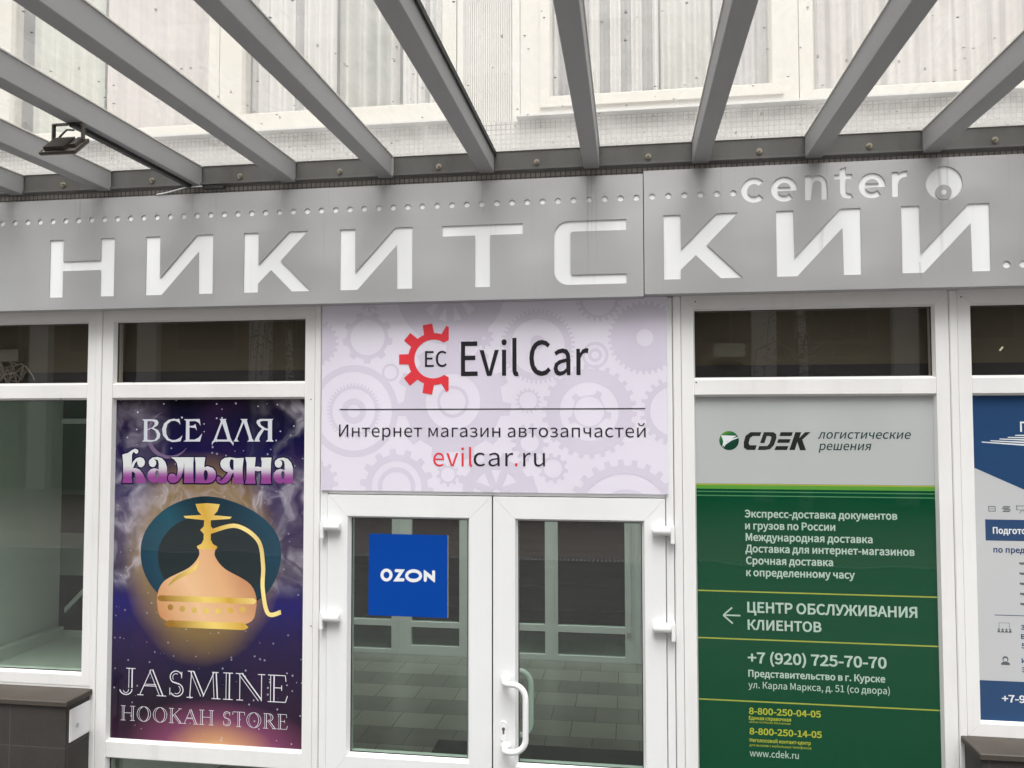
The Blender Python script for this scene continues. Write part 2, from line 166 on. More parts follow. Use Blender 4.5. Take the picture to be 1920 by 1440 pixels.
OZON = [
'-1.1808,1.6143 -1.1816,1.6072 -1.1839,1.6004 -1.1876,1.5942 -1.1925,1.589 -1.1984,1.5851 -1.205,1.5825 -1.2119,1.5815 -1.2189,1.5821 -1.2255,1.5843 -1.2315,1.5879 -1.2365,1.5929 -1.2403,1.5988 -1.2426,1.6055 -1.2434,1.6126 -1.2427,1.6197 -1.2404,1.6265 -1.2367,1.6327 -1.2318,1.6379 -1.2259,1.6418 -1.2192,1.6444 -1.2123,1.6453 -1.2053,1.6447 -1.1987,1.6425 -1.1927,1.6389 -1.1878,1.634 -1.184,1.628 -1.1817,1.6213|-1.1966,1.6138 -1.1969,1.6102 -1.1981,1.6067 -1.1999,1.6035 -1.2023,1.6008 -1.2053,1.5988 -1.2086,1.5975 -1.212,1.597 -1.2155,1.5973 -1.2188,1.5984 -1.2217,1.6003 -1.2242,1.6028 -1.2261,1.6059 -1.2273,1.6094 -1.2277,1.613 -1.2273,1.6167 -1.2262,1.6202 -1.2243,1.6234 -1.2219,1.626 -1.2189,1.6281 -1.2157,1.6294 -1.2122,1.6299 -1.2087,1.6295 -1.2054,1.6284 -1.2025,1.6265 -1.2,1.624 -1.1981,1.6209 -1.197,1.6175',
'-1.1655,1.6442 -1.1173,1.6435 -1.1472,1.5993 -1.1241,1.6 -1.1184,1.5934 -1.123,1.584 -1.1773,1.5825 -1.1463,1.6283 -1.1654,1.6292 -1.1715,1.6363',
'-1.0286,1.6147 -1.0296,1.6075 -1.0328,1.6007 -1.038,1.5944 -1.0448,1.5892 -1.0531,1.5851 -1.0623,1.5825 -1.0719,1.5814 -1.0816,1.5819 -1.0909,1.5841 -1.0992,1.5877 -1.1061,1.5926 -1.1113,1.5985 -1.1146,1.6052 -1.1157,1.6124 -1.1146,1.6195 -1.1114,1.6264 -1.1063,1.6327 -1.0994,1.6379 -1.0911,1.642 -1.0819,1.6446 -1.0722,1.6457 -1.0625,1.6451 -1.0533,1.643 -1.045,1.6394 -1.0381,1.6345 -1.0329,1.6285 -1.0297,1.6218|-1.0441,1.6143 -1.0448,1.6108 -1.0469,1.6075 -1.0502,1.6045 -1.0546,1.602 -1.0599,1.6 -1.0658,1.5987 -1.072,1.5981 -1.0782,1.5984 -1.0842,1.5993 -1.0895,1.601 -1.0939,1.6033 -1.0973,1.6062 -1.0994,1.6094 -1.1001,1.6128 -1.0994,1.6162 -1.0973,1.6195 -1.094,1.6225 -1.0896,1.6251 -1.0843,1.6271 -1.0784,1.6284 -1.0721,1.6289 -1.0659,1.6287 -1.06,1.6277 -1.0547,1.626 -1.0502,1.6237 -1.0469,1.6209 -1.0448,1.6177',
'-1.0203,1.6441 -1.0153,1.6427 -0.9774,1.6155 -0.9775,1.6395 -0.9706,1.6439 -0.9626,1.6399 -0.9625,1.5862 -0.9664,1.5832 -1.0043,1.6129 -1.0042,1.5908 -1.0121,1.5839 -1.0201,1.5894']
OZCARD = '-1.3037,1.8175 -0.8991,1.8169 -0.899,1.4105 -1.3062,1.4115'
BAN = [
('Evil Car', -0.8264, -0.1943, 2.6097, 0.1675),
('EC', -1.0101, -0.8985, 2.6556, 0.0779),
('Интернет магазин автозапчастей', -1.4558, 0.0758, 2.3063, 0.0618),
('evil', -0.9668, -0.7678, 2.1618, 0.0882),
('car', -0.7625, -0.5645, 2.1633, 0.0875),
('.', -0.5566, -0.5434, 2.1641, 0.0872),
('ru', -0.5158, -0.4088, 2.1641, 0.0869)]
CDT = [
('логистические', 0.8724, 1.2837, 2.301, 0.0397),
('решения', 0.8751, 1.1103, 2.2477, 0.0398),
('Экспресс-доставка документов', 0.535, 1.2168, 1.9292, 0.034),
('и грузов по России', 0.5367, 0.9432, 1.8736, 0.0341),
('Международная доставка', 0.5385, 1.1068, 1.8198, 0.0339),
('Доставка для интернет-магазинов', 0.5366, 1.2885, 1.766, 0.0338),
('Срочная доставка', 0.5387, 0.9306, 1.7103, 0.034),
('к определенному часу', 0.5387, 1.0258, 1.6547, 0.0339),
('ЦЕНТР ОБСЛУЖИВАНИЯ', 0.5413, 1.294, 1.4856, 0.0466),
('КЛИЕНТОВ', 0.5419, 0.874, 1.4053, 0.0444),
('+7 (920) 725-70-70', 0.5406, 1.1567, 1.2513, 0.0477),
('Представительство в г. Курске', 0.5422, 1.1496, 1.1871, 0.0305),
('ул. Карла Маркса, д. 51 (со двора)', 0.5415, 1.1682, 1.1346, 0.0305),
('8-800-250-04-05', 0.5423, 0.8649, 1.0148, 0.0281),
('Единая справочная', 0.5419, 0.7317, 0.989, 0.0159),
('звонки по России бесплатные', 0.5417, 0.7291, 0.9739, 0.0098),
('8-800-250-14-05', 0.5435, 0.8674, 0.9219, 0.0281),
('Неголосовой контакт-центр', 0.5442, 0.818, 0.8873, 0.0159),
('для вызова с мобильных телефонов', 0.5427, 0.82, 0.867, 0.0112),
('www.cdek.ru', 0.5438, 0.7635, 0.8205, 0.0293)]
BLU = [
('П', 1.7504, 1.7794, 2.3352, 0.0435),
('Подготовка', 1.6243, 1.8226, 1.8741, 0.0282),
('по предметам', 1.6244, 1.86, 1.7892, 0.0251),
('З', 1.7305, 1.7471, 1.4481, 0.0201),
('В', 1.7305, 1.7483, 1.4068, 0.0201),
('5', 1.7306, 1.7472, 1.3654, 0.0213),
('И', 1.73, 1.7477, 1.3005, 0.0201),
('З', 1.7289, 1.7444, 1.2603, 0.0201),
('+7-9', 1.6434, 1.7397, 1.1246, 0.0306)]
JAS = [
('JASMINE', -2.6582, -1.7268, 0.9543, 0.1337),
('HOOKAH STORE', -2.6565, -1.728, 0.8194, 0.0738)]

# ------------------------------------------------------------------ mesh helpers
class MB:
    """collects shapes (world coordinates) for ONE mesh object"""
    def __init__(s):
        s.v, s.f, s.sm = [], [], []
    def add(s, vs, fs, smooth=False):
        n = len(s.v)
        s.v += [tuple(p) for p in vs]
        s.f += [tuple(i + n for i in f) for f in fs]
        s.sm += [smooth] * len(fs)
        return s
    def box(s, x0, x1, y0, y1, z0, z1, bev=0.0, seg=1):
        if x0 > x1: x0, x1 = x1, x0
        if y0 > y1: y0, y1 = y1, y0
        if z0 > z1: z0, z1 = z1, z0
        bm = bmesh.new()
        bmesh.ops.create_cube(bm, size=1.0)
        for v in bm.verts:
            v.co = Vector(((x0 + x1) / 2 + v.co.x * (x1 - x0), (y0 + y1) / 2 + v.co.y * (y1 - y0), (z0 + z1) / 2 + v.co.z * (z1 - z0)))
        if bev > 0:
            bmesh.ops.bevel(bm, geom=bm.edges[:], offset=bev, segments=seg, affect='EDGES', profile=0.5)
        s._bm(bm)
        return s
    def _bm(s, bm, smooth=False):
        bm.verts.index_update()
        s.add([v.co for v in bm.verts], [[v.index for v in f.verts] for f in bm.faces], smooth)
        bm.free()
    def prism(s, contours, y0, y1, back=False):
        """contours [(x,z)..] (first may hold holes), front face at y0 looking -Y, walls to y1"""
        contours = [c for c in contours if len(c) > 2]
        flat = [p for c in contours for p in c]
        tris = tessellate_polygon([[Vector((p[0], p[1], 0)) for p in c] for c in contours])
        fs = []
        for t in tris:
            a, b, c = (flat[i] for i in t)
            ar = (b[0] - a[0]) * (c[1] - a[1]) - (c[0] - a[0]) * (b[1] - a[1])
            if abs(ar) < 1e-12: continue
            fs.append(t if ar > 0 else (t[0], t[2], t[1]))
        s.add([(p[0], y0, p[1]) for p in flat], fs)
        if back:
            s.add([(p[0], y1, p[1]) for p in flat], [(a, c, b) for a, b, c in fs])
        if y1 != y0:
            for c in contours:
                n = len(c)
                vs = [(p[0], y0, p[1]) for p in c] + [(p[0], y1, p[1]) for p in c]
                s.add(vs, [(i, (i + 1) % n, n + (i + 1) % n, n + i) for i in range(n)])
        return s
    def tube(s, pts, rad, n=8, caps=True):
        pts = [Vector(p) for p in pts]
        rr = rad if isinstance(rad, (list, tuple)) else [rad] * len(pts)
        rings, ref = [], None
        for i, p in enumerate(pts):
            d = (pts[min(i + 1, len(pts) - 1)] - pts[max(i - 1, 0)]).normalized()
            if ref is None:
                ref = Vector((0, 0, 1)) if abs(d.z) < .9 else Vector((1, 0, 0))
            a = (ref - d * ref.dot(d)).normalized()
            ref = a
            b = d.cross(a)
            rings.append([p + (a * math.cos(2 * PI * k / n) + b * math.sin(2 * PI * k / n)) * rr[i] for k in range(n)])
        vs = [v for r_ in rings for v in r_]
        fs = []
        for i in range(len(rings) - 1):
            for k in range(n):
                fs.append((i * n + k, i * n + (k + 1) % n, (i + 1) * n + (k + 1) % n, (i + 1) * n + k))
        s.add(vs, fs, True)
        if caps:
            s.add(rings[0], [tuple(range(n))[::-1]])
            s.add(rings[-1], [tuple(range(n))])
        return s
    def ball(s, c, r, sq=(1, 1, 1), seg=12):
        bm = bmesh.new()
        bmesh.ops.create_uvsphere(bm, u_segments=seg, v_segments=max(6, seg // 2), radius=1)
        for v in bm.verts:
            v.co = Vector((c[0] + v.co.x * r * sq[0], c[1] + v.co.y * r * sq[1], c[2] + v.co.z * r * sq[2]))
        s._bm(bm, True)
        return s
    def frame(s, x0, x1, z0, z1, l, r, b, t, yf, yb, bead=0.010, bd=0.02, gap=0.0005):
        """mitred rectangular frame: opening x0..x1, z0..z1, widths l r b t outwards; sloped bead inside"""
        X0, X1, Z0, Z1 = x0 - l, x1 + r, z0 - b, z1 + t
        def piece(o0, o1, i1, i0, k0, k1):
            # outer edge o0-o1, inner edge i0-i1, bead edge k0-k1 (recessed)
            vs = [(o0[0], yf, o0[1]), (o1[0], yf, o1[1]), (i1[0], yf, i1[1]), (i0[0], yf, i0[1]),
                  (k0[0], yf + bd, k0[1]), (k1[0], yf + bd, k1[1]),
                  (o0[0], yb, o0[1]), (o1[0], yb, o1[1]), (k1[0], yb, k1[1]), (k0[0], yb, k0[1])]
            s.add(vs, [(0, 1, 2, 3), (3, 2, 5, 4), (6, 7, 1, 0), (4, 5, 8, 9), (9, 8, 7, 6), (0, 3, 4, 9, 6), (1, 7, 8, 5, 2)])
        g = gap
        kx0, kx1, kz0, kz1 = x0 + bead, x1 - bead, z0 + bead, z1 - bead
        piece((X0 + g, Z0), (X1 - g, Z0), (x1 - g, z0), (x0 + g, z0), (kx0 + g, kz0), (kx1 - g, kz0))
        piece((X1, Z0 + g), (X1, Z1 - g), (x1, z1 - g), (x1, z0 + g), (kx1, kz0 + g), (kx1, kz1 - g))
        piece((X1 - g, Z1), (X0 + g, Z1), (x0 + g, z1), (x1 - g, z1), (kx1 - g, kz1), (kx0 + g, kz1))
        piece((X0, Z1 - g), (X0, Z0 + g), (x0, z0 + g), (x0, z1 - g), (kx0, kz1 - g), (kx0, kz0 + g))
        return s

def world_base(o):
    p = Vector((0, 0, 0))
    while o is not None:
        p += o.location
        o = o.parent
    return p

def obj(name, mb, mat, parent=None, base=None, angle=35, **props):
    me = bpy.data.meshes.new(name)
    off = world_base(parent) if parent else Vector(base or (0, 0, 0))
    me.from_pydata([tuple(Vector(v) - off) for v in mb.v], [], mb.f)
    me.polygons.foreach_set('use_smooth', mb.sm)
    me.update()
    o = bpy.data.objects.new(name, me)
    C.objects.link(o)
    if mat: me.materials.append(mat)
    if parent: o.parent = parent
    elif base: o.location = base
    for k, v in props.items(): o[k] = v
    return o

def thing(name, label, cat, loc=(0, 0, 0), group=None):
    o = bpy.data.objects.new(name, None)
    C.objects.link(o)
    o.location = loc
    o.empty_display_size = .1
    o['label'] = label
    o['category'] = cat
    if group: o['group'] = group
    return o

def tag(o, label, cat, group=None):
    o['label'] = label
    o['category'] = cat
    if group: o['group'] = group
    return o

def polys(sx):
    return [[tuple(float(a) for a in p.split(',')) for p in q.split()] for q in sx.split('|')]

def circle(cx, cz, r, n=24, ph=0.0):
    return [(cx + r * math.cos(ph + 2 * PI * i / n), cz + r * math.sin(ph + 2 * PI * i / n)) for i in range(n)]

def offset_poly(c, d):
    """move every edge of a closed contour sideways by d"""
    n = len(c); out = []
    for i in range(n):
        p0, p1, p2 = c[i - 1], c[i], c[(i + 1) % n]
        e1 = Vector((p1[0] - p0[0], p1[1] - p0[1])); e2 = Vector((p2[0] - p1[0], p2[1] - p1[1]))
        if e1.length < 1e-9 or e2.length < 1e-9:
            out.append(p1); continue
        n1 = Vector((e1.y, -e1.x)).normalized(); n2 = Vector((e2.y, -e2.x)).normalized()
        b = n1 + n2
        if b.length < 1e-6:
            out.append(p1); continue
        b.normalize()
        k = min(1.0 / max(b.dot(n1), .45), 1.6)
        out.append((p1[0] + b.x * d * k, p1[1] + b.y * d * k))
    return out

def area(c):
    return sum(c[i - 1][0] * c[i][1] - c[i][0] * c[i - 1][1] for i in range(len(c))) / 2

def tidy(c, tol=9.0):
    """merge points that sit closer together than tol"""
    c = list(c); i = 0
    while i < len(c) and len(c) > 3:
        a, b = c[i - 1], c[i]
        if math.hypot(a[0] - b[0], a[1] - b[1]) < tol:
            c[i - 1] = ((a[0] + b[0]) / 2, (a[1] + b[1]) / 2); c.pop(i)
        else: i += 1
    return c

GLY = {}
def glyph(font, ch):
    k = (id(font), ch)
    if k not in GLY:
        a, rest = font[ch].split('|', 1)
        cs = [tidy(c) for c in polys(rest)]
        cs = [c for c in cs if len(c) > 2]
        big = max(cs, key=lambda c: abs(area(c)))
        s = 1 if area(big) > 0 else -1
        GLY[k] = (float(a), cs, s)
    return GLY[k]

def inside(p, c):
    r = False
    for i in range(len(c)):
        a, b = c[i - 1], c[i]
        if (a[1] > p[1]) != (b[1] > p[1]) and p[0] < (b[0] - a[0]) * (p[1] - a[1]) / (b[1] - a[1]) + a[0]: r = not r
    return r

def nest(cs):
    """group contours: every outer one with the holes inside it"""
    cs = sorted(cs, key=lambda c: -abs(area(c)))
    out = []
    for c in cs:
        for g in out:
            if inside(c[0], g[0]):
                g.append(c); break
        else: out.append([c])
    return out

def text(mb, spec, y, font, bold=0.0, shear=0.0, th=0.0006, fit=True, space=90, track=0):
    """flat lettering standing th proud of the plane y; spec = (string, x0, x1, baseline z, cap height)"""
    s, x0, x1, zb, cap = spec
    capu = 257.0 if font is GA else 656.0
    pen, out = 0.0, []
    for ch in s:
        if ch == ' ':
            pen += space + track; continue
        adv, cs, sg = glyph(font, ch)
        for_ch = []
        for c in cs:
            q = [(p[0] + pen, p[1]) for p in c]
            if bold: q = offset_poly(q, bold * sg)
            for_ch.append([(p[0] + shear * p[1], p[1]) for p in q])
        out.append(for_ch)
        pen += adv + track
    xs = [p[0] for g in out for c in g for p in c]
    a, b = min(xs), max(xs)
    kz = cap / capu
    kx = (x1 - x0) / (b - a) if fit else kz
    for g in out:
        for grp in nest([[(x0 + (p[0] - a) * kx, zb + p[1] * kz) for p in c] for c in g]):
            mb.prism(grp, y - th, y)
    return mb

def clip_rect(poly, x0, x1, z0, z1):
    def cl(p, inside, cut):
        o = []
        for i in range(len(p)):
            a, b = p[i - 1], p[i]
            if inside(b):
                if not inside(a): o.append(cut(a, b))
                o.append(b)
            elif inside(a): o.append(cut(a, b))
        return o
    def cx(v): return lambda a, b: (v, a[1] + (b[1] - a[1]) * (v - a[0]) / (b[0] - a[0]))
    def cz(v): return lambda a, b: (a[0] + (b[0] - a[0]) * (v - a[1]) / (b[1] - a[1]), v)
    for ins, cut in ((lambda p: p[0] >= x0, cx(x0)), (lambda p: p[0] <= x1, cx(x1)), (lambda p: p[1] >= z0, cz(z0)), (lambda p: p[1] <= z1, cz(z1))):
        if len(poly) < 3: return []
        poly = cl(poly, ins, cut)
    return poly

# ------------------------------------------------------------------ materials
class NT:
    def __init__(s, name):
        s.m = bpy.data.materials.new(name)
        s.m.use_nodes = True
        s.t = s.m.node_tree
        s.b = s.t.nodes['Principled BSDF']
        s.out = s.t.nodes['Material Output']
    def n(s, typ, **kw):
        nd = s.t.nodes.new('ShaderNode' + typ)
        for k, v in kw.items():
            if k.startswith('_'): setattr(nd, k[1:], v)
            else:
                key = int(k[1:]) if k[0] == 'i' and k[1:].isdigit() else k.replace('__', ' ')
                if hasattr(v, 'node') or isinstance(v, bpy.types.NodeSocket): s.t.links.new(v, nd.inputs[key])
                else: nd.inputs[key].default_value = v
        return nd
    def l(s, a, b): s.t.links.new(a, b)
    def math(s, op, a, b=None, clamp=False):
        nd = s.t.nodes.new('ShaderNodeMath'); nd.operation = op; nd.use_clamp = clamp
        for i, v in enumerate((a, b)):
            if v is None: continue
            if isinstance(v, bpy.types.NodeSocket): s.l(v, nd.inputs[i])
            else: nd.inputs[i].default_value = v
        return nd.outputs[0]
    def mix(s, fac, a, b, typ='MIX'):
        nd = s.t.nodes.new('ShaderNodeMix'); nd.data_type = 'RGBA'; nd.blend_type = typ
        for k, v in (('Factor', fac), ('A', a), ('B', b)):
            sock = [i for i in nd.inputs if i.name == k and i.enabled][0] if k == 'Factor' else [i for i in nd.inputs if i.name == k and i.type == 'RGBA'][0]
            if isinstance(v, bpy.types.NodeSocket): s.l(v, sock)
            else: sock.default_value = v if k == 'Factor' else (tuple(v) + (1,))[:4]
        return [o for o in nd.outputs if o.type == 'RGBA'][0]
    def ramp(s, v, stops, interp='LINEAR'):
        nd = s.t.nodes.new('ShaderNodeValToRGB'); s.l(v, nd.inputs[0])
        e = nd.color_ramp.elements
        nd.color_ramp.interpolation = interp
        while len(e) < len(stops): e.new(.5)
        for i, (p, c) in enumerate(stops):
            e[i].position = p
            e[i].color = (tuple(c) + (1,))[:4] if not isinstance(c, (int, float)) else (c, c, c, 1)
        return nd.outputs[0]
    def pos(s): return s.n('NewGeometry').outputs['Position']
    def gen(s): return s.n('TexCoord').outputs['Generated']
    def sep(s, v): return s.n('SeparateXYZ', Vector=v).outputs
    def noise(s, vec, scale, detail=3, rough=.55, dist=0):
        return s.n('TexNoise', Vector=vec, Scale=scale, Detail=detail, Roughness=rough, Distortion=dist).outputs
    def map(s, vec, scale=(1, 1, 1), loc=(0, 0, 0)):
        return s.n('Mapping', Vector=vec, Scale=scale, Location=loc).outputs[0]
    def bump(s, h, strength=.3, dist=.002):
        b = s.n('Bump', Height=h, Strength=strength, Distance=dist); s.l(b.outputs[0], s.b.inputs['Normal'])
    def set(s, **kw):
        for k, v in kw.items():
            k = {'col': 'Base Color', 'rough': 'Roughness', 'metal': 'Metallic', 'spec': 'Specular IOR Level', 'coat': 'Coat Weight', 'coatr': 'Coat Roughness'}[k]
            if isinstance(v, bpy.types.NodeSocket): s.l(v, s.b.inputs[k])
            else: s.b.inputs[k].default_value = (tuple(v) + (1,))[:4] if isinstance(v, (tuple, list)) else v
        return s

def plain(name, col, rough=.5, metal=0.0, coat=0.0, spec=.5, var=.06, scale=3.0, coatr=.05):
    t = NT(name)
    p = t.pos()
    nz = t.noise(p, scale, 4)[0]
    f = t.math('MULTIPLY_ADD', nz, 2 * var); 
    t.t.nodes[-1].inputs[2].default_value = 1 - var
    h = t.n('HueSaturation', Color=(tuple(col) + (1,))[:4], Value=f)
    t.set(col=h.outputs[0], rough=rough, metal=metal, coat=coat, spec=spec, coatr=coatr)
    return t.m

def stained(name, col, dirt, rough=.4, metal=0.0, amt=.35, spec=.5, streak=(6, 6, .8)):
    """paint with faint vertical rain streaks and grime"""
    t = NT(name)
    p = t.pos()
    st = t.noise(t.map(p, streak), 1.0, 6, .65)[0]
    gr = t.noise(p, 2.2, 5, .6)[0]
    k = t.math('MULTIPLY', t.ramp(st, [(.50, 0), (.78, 1)]), t.ramp(gr, [(.35, 0), (.75, 1)]))
    k = t.math('MULTIPLY', k, amt)
    fine = t.noise(p, 160, 2)[0]
    c = t.mix(k, col, dirt)
    c = t.mix(t.math('MULTIPLY', fine, .05), c, (0.0, 0.0, 0.0))
    t.set(col=c, rough=t.math('MULTIPLY_ADD', gr, .12), metal=metal, spec=spec)
    t.t.nodes[-1].inputs[2].default_value = rough - .06
    return t.m

M = {}
M['pvc'] = stained('white_plastic_profile', (.80, .79, .775), (.38, .35, .31), .32, amt=.42)
M['pvc_clean'] = stained('white_plastic_door', (.80, .80, .80), (.50, .49, .46), .30, amt=.18)
M['gasket'] = plain('black_rubber', (.012, .012, .012), .6)
M['white_metal'] = plain('white_enamel', (.82, .82, .82), .22, coat=.3)
M['chrome'] = plain('steel', (.62, .60, .55), .25, 1.0)
M['bolt'] = plain('zinc_bolt', (.50, .46, .37), .3, 1.0)
M['dark'] = plain('dark_interior', (.016, .015, .014), .7)
M['black'] = plain('black_plastic', (.02, .02, .02), .45)
M['vinyl_white'] = plain('white_vinyl', (.78, .80, .80), .35, var=.02)
M['lamp_metal'] = plain('brown_black_metal', (.075, .064, .055), .42, .3)
M['curb'] = plain('kerb', (.3, .3, .29), .85)

def streaks(t, p, specs):
    # dirt runs at given places: (x, half width, top z, bottom z)
    x, y, z = t.sep(p)
    wob = t.math('MULTIPLY', t.math('SUBTRACT', t.noise(t.map(p, (0, 0, 9)), 1.0, 3)[0], .5), .016)
    fine = t.noise(t.map(p, (160, 1, 6)), 1.0, 3)[0]
    tot = None
    for x0, hw, zt, zb in specs:
        d = t.math('ABSOLUTE', t.math('SUBTRACT', t.math('ADD', x, wob), x0))
        k = t.ramp(t.math('DIVIDE', d, hw), [(.1, 1), (1.0, 0)])
        v_ = t.math('DIVIDE', t.math('SUBTRACT', z, zb), zt - zb)
        k = t.math('MULTIPLY', k, t.ramp(v_, [(0, 0), (.35, .6), (.98, 1), (1.0, 0)]))
        tot = k if tot is None else t.math('MAXIMUM', tot, k)
    return t.math('MULTIPLY', tot, t.ramp(fine, [(.3, .15), (.65, 1)]))
RUNS = [(-.190, .010, 3.56, 3.02), (-.172, .005, 3.56, 3.22), (-.700, .006, 3.56, 3.36), (1.392, .012, 3.57, 3.01), (1.425, .006, 3.57, 3.33), (.905, .006, 3.57, 3.40), (-.150, .004, 3.50, 3.10), (-2.22, .005, 3.555, 3.38), (1.30, .007, 3.10, 2.99)]
# silver paint of the sign: darker patches below the rafter ends, scattered drips
t = NT('silver_sign_paint')
p = t.pos(); sx, sy, sz = t.sep(p)
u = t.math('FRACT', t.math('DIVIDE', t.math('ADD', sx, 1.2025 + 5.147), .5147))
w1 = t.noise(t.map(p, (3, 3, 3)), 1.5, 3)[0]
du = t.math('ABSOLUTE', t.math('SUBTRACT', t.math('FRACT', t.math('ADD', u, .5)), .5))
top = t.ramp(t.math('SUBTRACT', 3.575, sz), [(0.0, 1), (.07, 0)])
dark_patch = t.math('MULTIPLY', t.ramp(du, [(0.02, 1), (.13, 0)]), top)
dark_patch = t.math('MULTIPLY', dark_patch, t.ramp(w1, [(.3, .2), (.6, 1)]))
st = t.noise(t.map(p, (55, 55, 1.1)), 1.0, 4, .6)[0]
sm = t.noise(t.map(p, (2.4, 2.4, .6), (3, 0, 0)), 1.0, 2)[0]
drip = t.math('MULTIPLY', t.ramp(st, [(.60, 0), (.72, 1)]), t.ramp(sm, [(.55, 0), (.7, 1)]))
drip = t.math('MULTIPLY', drip, .35)
cloud = t.noise(p, 1.3, 2)[0]
base = t.mix(cloud, (.435, .43, .44), (.53, .53, .535))
c = t.mix(t.math('MULTIPLY', dark_patch, .45), base, (.10, .095, .09))
c = t.mix(drip, c, (.16, .15, .135))
c = t.mix(t.math('MULTIPLY', streaks(t, p, RUNS), .30), c, (.14, .13, .115))
t.bump(t.noise(t.map(p, (1.0, 1, 1.6)), 1.6, 1)[0], .35, .05)
gr = t.noise(t.map(p, (3, 3, 240)), 1.0, 2)[0]
t.set(col=c, rough=t.math('MULTIPLY_ADD', gr, .06), metal=.5)
t.t.nodes[-1].inputs[2].default_value = .36
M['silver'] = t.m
M['rafter'] = stained('grey_painted_steel', (.372, .372, .374), (.19, .175, .155), .55, metal=0.0, spec=.05, amt=.30, streak=(9, .8, 9))
M['beam'] = stained('grey_galvanised_channel', (.14, .137, .131), (.055, .05, .042), .5, metal=0.0, spec=.2, amt=.6, streak=(14, 14, 4))

# white acrylic behind the cut letters, with dirt runs
t = NT('white_acrylic'); p = t.pos()
st = t.noise(t.map(p, (40, 40, 1.4)), 1.0, 5, .65)[0]
sm = t.noise(t.map(p, (2.1, 2.1, .9), (9, 0, 0)), 1.0, 2)[0]
k = t.math('MULTIPLY', t.ramp(st, [(.56, 0), (.74, 1)]), t.ramp(sm, [(.52, 0), (.68, 1)]))
k = t.math('MAXIMUM', t.math('MULTIPLY', k, .5), t.math('MULTIPLY', streaks(t, p, RUNS), .55))
t.set(col=t.mix(k, (.80, .805, .815), (.30, .28, .25)), rough=.25)
M['acrylic'] = t.m

# mosaic tiles 25 mm
def mosaic(name, pitch, tile_a, tile_b, grout, gw=.16):
    t = NT(name); p = t.pos(); x, y, z = t.sep(p)
    fx = t.math('FRACT', t.math('DIVIDE', t.math('ADD', x, 50), pitch)); fz = t.math('FRACT', t.math('DIVIDE', z, pitch))
    a = t.math('GREATER_THAN', fx, gw); b = t.math('GREATER_THAN', fz, gw)
    msk = t.math('MULTIPLY', a, b)
    cell = t.n('CombineXYZ', X=t.math('FLOOR', t.math('DIVIDE', t.math('ADD', x, 50), pitch)), Y=t.math('FLOOR', t.math('DIVIDE', z, pitch)), Z=0.0).outputs[0]
    wn_ = t.n('TexWhiteNoise', Vector=cell).outputs[0]
    tc = t.mix(wn_, tile_a, tile_b)
    g = t.noise(p, 5, 4)[0]
    tc = t.mix(t.math('MULTIPLY', t.ramp(g, [(.4, 0), (.8, 1)]), .5), tc, grout)
    t.set(col=t.mix(msk, grout, tc), rough=t.math('SUBTRACT', .85, t.math('MULTIPLY', msk, .4)))
    t.bump(msk, .5, .003)
    return t.m
M['mosaic'] = mosaic('small_square_mosaic', .0247, (.34, .32, .295), (.44, .415, .385), (.15, .14, .125), .22)

# dark granite-look cladding of the plinths
def granite(name, base, joint, tw, th, x0=0, z0=0):
    t = NT(name); p = t.pos(); x, y, z = t.sep(p)
    xx = t.math('ADD', t.math('ADD', x, t.math('MULTIPLY', y, 1.0)), 50 - x0)
    fx = t.math('FRACT', t.math('DIVIDE', xx, tw)); fz = t.math('FRACT', t.math('DIVIDE', t.math('SUBTRACT', z, z0), th))
    gx = t.math('LESS_THAN', fx, .004 / tw); gz = t.math('LESS_THAN', fz, .004 / th)
    j = t.math('MAXIMUM', gx, gz)
    sp = t.noise(p, 260, 2, .7)[0]; cl = t.noise(p, 6, 5, .6)[0]
    c = t.mix(t.ramp(sp, [(.35, 0), (.68, 1)]), [k * .72 for k in base], [k * 1.35 for k in base])
    c = t.mix(t.math('MULTIPLY', t.ramp(cl, [(.4, 0), (.75, 1)]), .5), c, [k * 1.5 for k in base])
    t.set(col=t.mix(j, c, joint), rough=.62)
    t.bump(t.math('ADD', t.math('MULTIPLY', sp, .3), t.math('MULTIPLY', t.math('SUBTRACT', 1, j), 1.0)), .25, .002)
    return t.m
M['plinth'] = granite('brown_stone_tile', (.036, .031, .027), (.075, .068, .06), .33, .21, x0=-2.81 - 50 * 0, z0=.955 - .21 * 4)
M['cap'] = granite('flamed_granite', (.052, .042, .034), (.03, .03, .03), 40, 40, x0=17)

# clear glazing: tinted see-through + mirror by angle
def glass(name, tint, refl=1.0, dirt=.0):
    t = NT(name)
    tr = t.n('BsdfTransparent', Color=tuple(tint) + (1,))
    gl = t.n('BsdfGlossy', Color=(1, 1, 1, 1), Roughness=.0)
    fr = t.n('Fresnel', IOR=1.52)
    front = t.math('SUBTRACT', 1.0, t.n('NewGeometry').outputs['Backfacing'])
    k = t.math('MULTIPLY', t.math('MULTIPLY', fr.outputs[0], refl, True), front)
    mx = t.n('MixShader', i0=k, i1=tr.outputs[0], i2=gl.outputs[0])
    outp = mx.outputs[0]
    if dirt:
        p = t.pos()
        d = t.math('MULTIPLY', t.ramp(t.noise(p, 3, 6, .7)[0], [(.45, .2), (.8, 1)]), dirt)
        df = t.n('BsdfDiffuse', Color=(.6, .58, .54, 1))
        mx2 = t.n('MixShader', i0=d, i1=outp, i2=df.outputs[0])
        outp = mx2.outputs[0]
    t.l(outp, t.out.inputs['Surface'])
    return t.m
M['glass'] = glass('shop_glass', (.76, .83, .78), 2.0, .010)
M['glass_side'] = glass('display_glass', (.84, .90, .855), 1.6, .010)
M['glass_in'] = glass('inner_glass', (.80, .85, .82), .4, .0)
M['glass_top'] = glass('transom_glass', (.88, .865, .82), 1.9, .010)
M['glass_up'] = glass('window_glass', (.97, .96, .95), .8, .03)

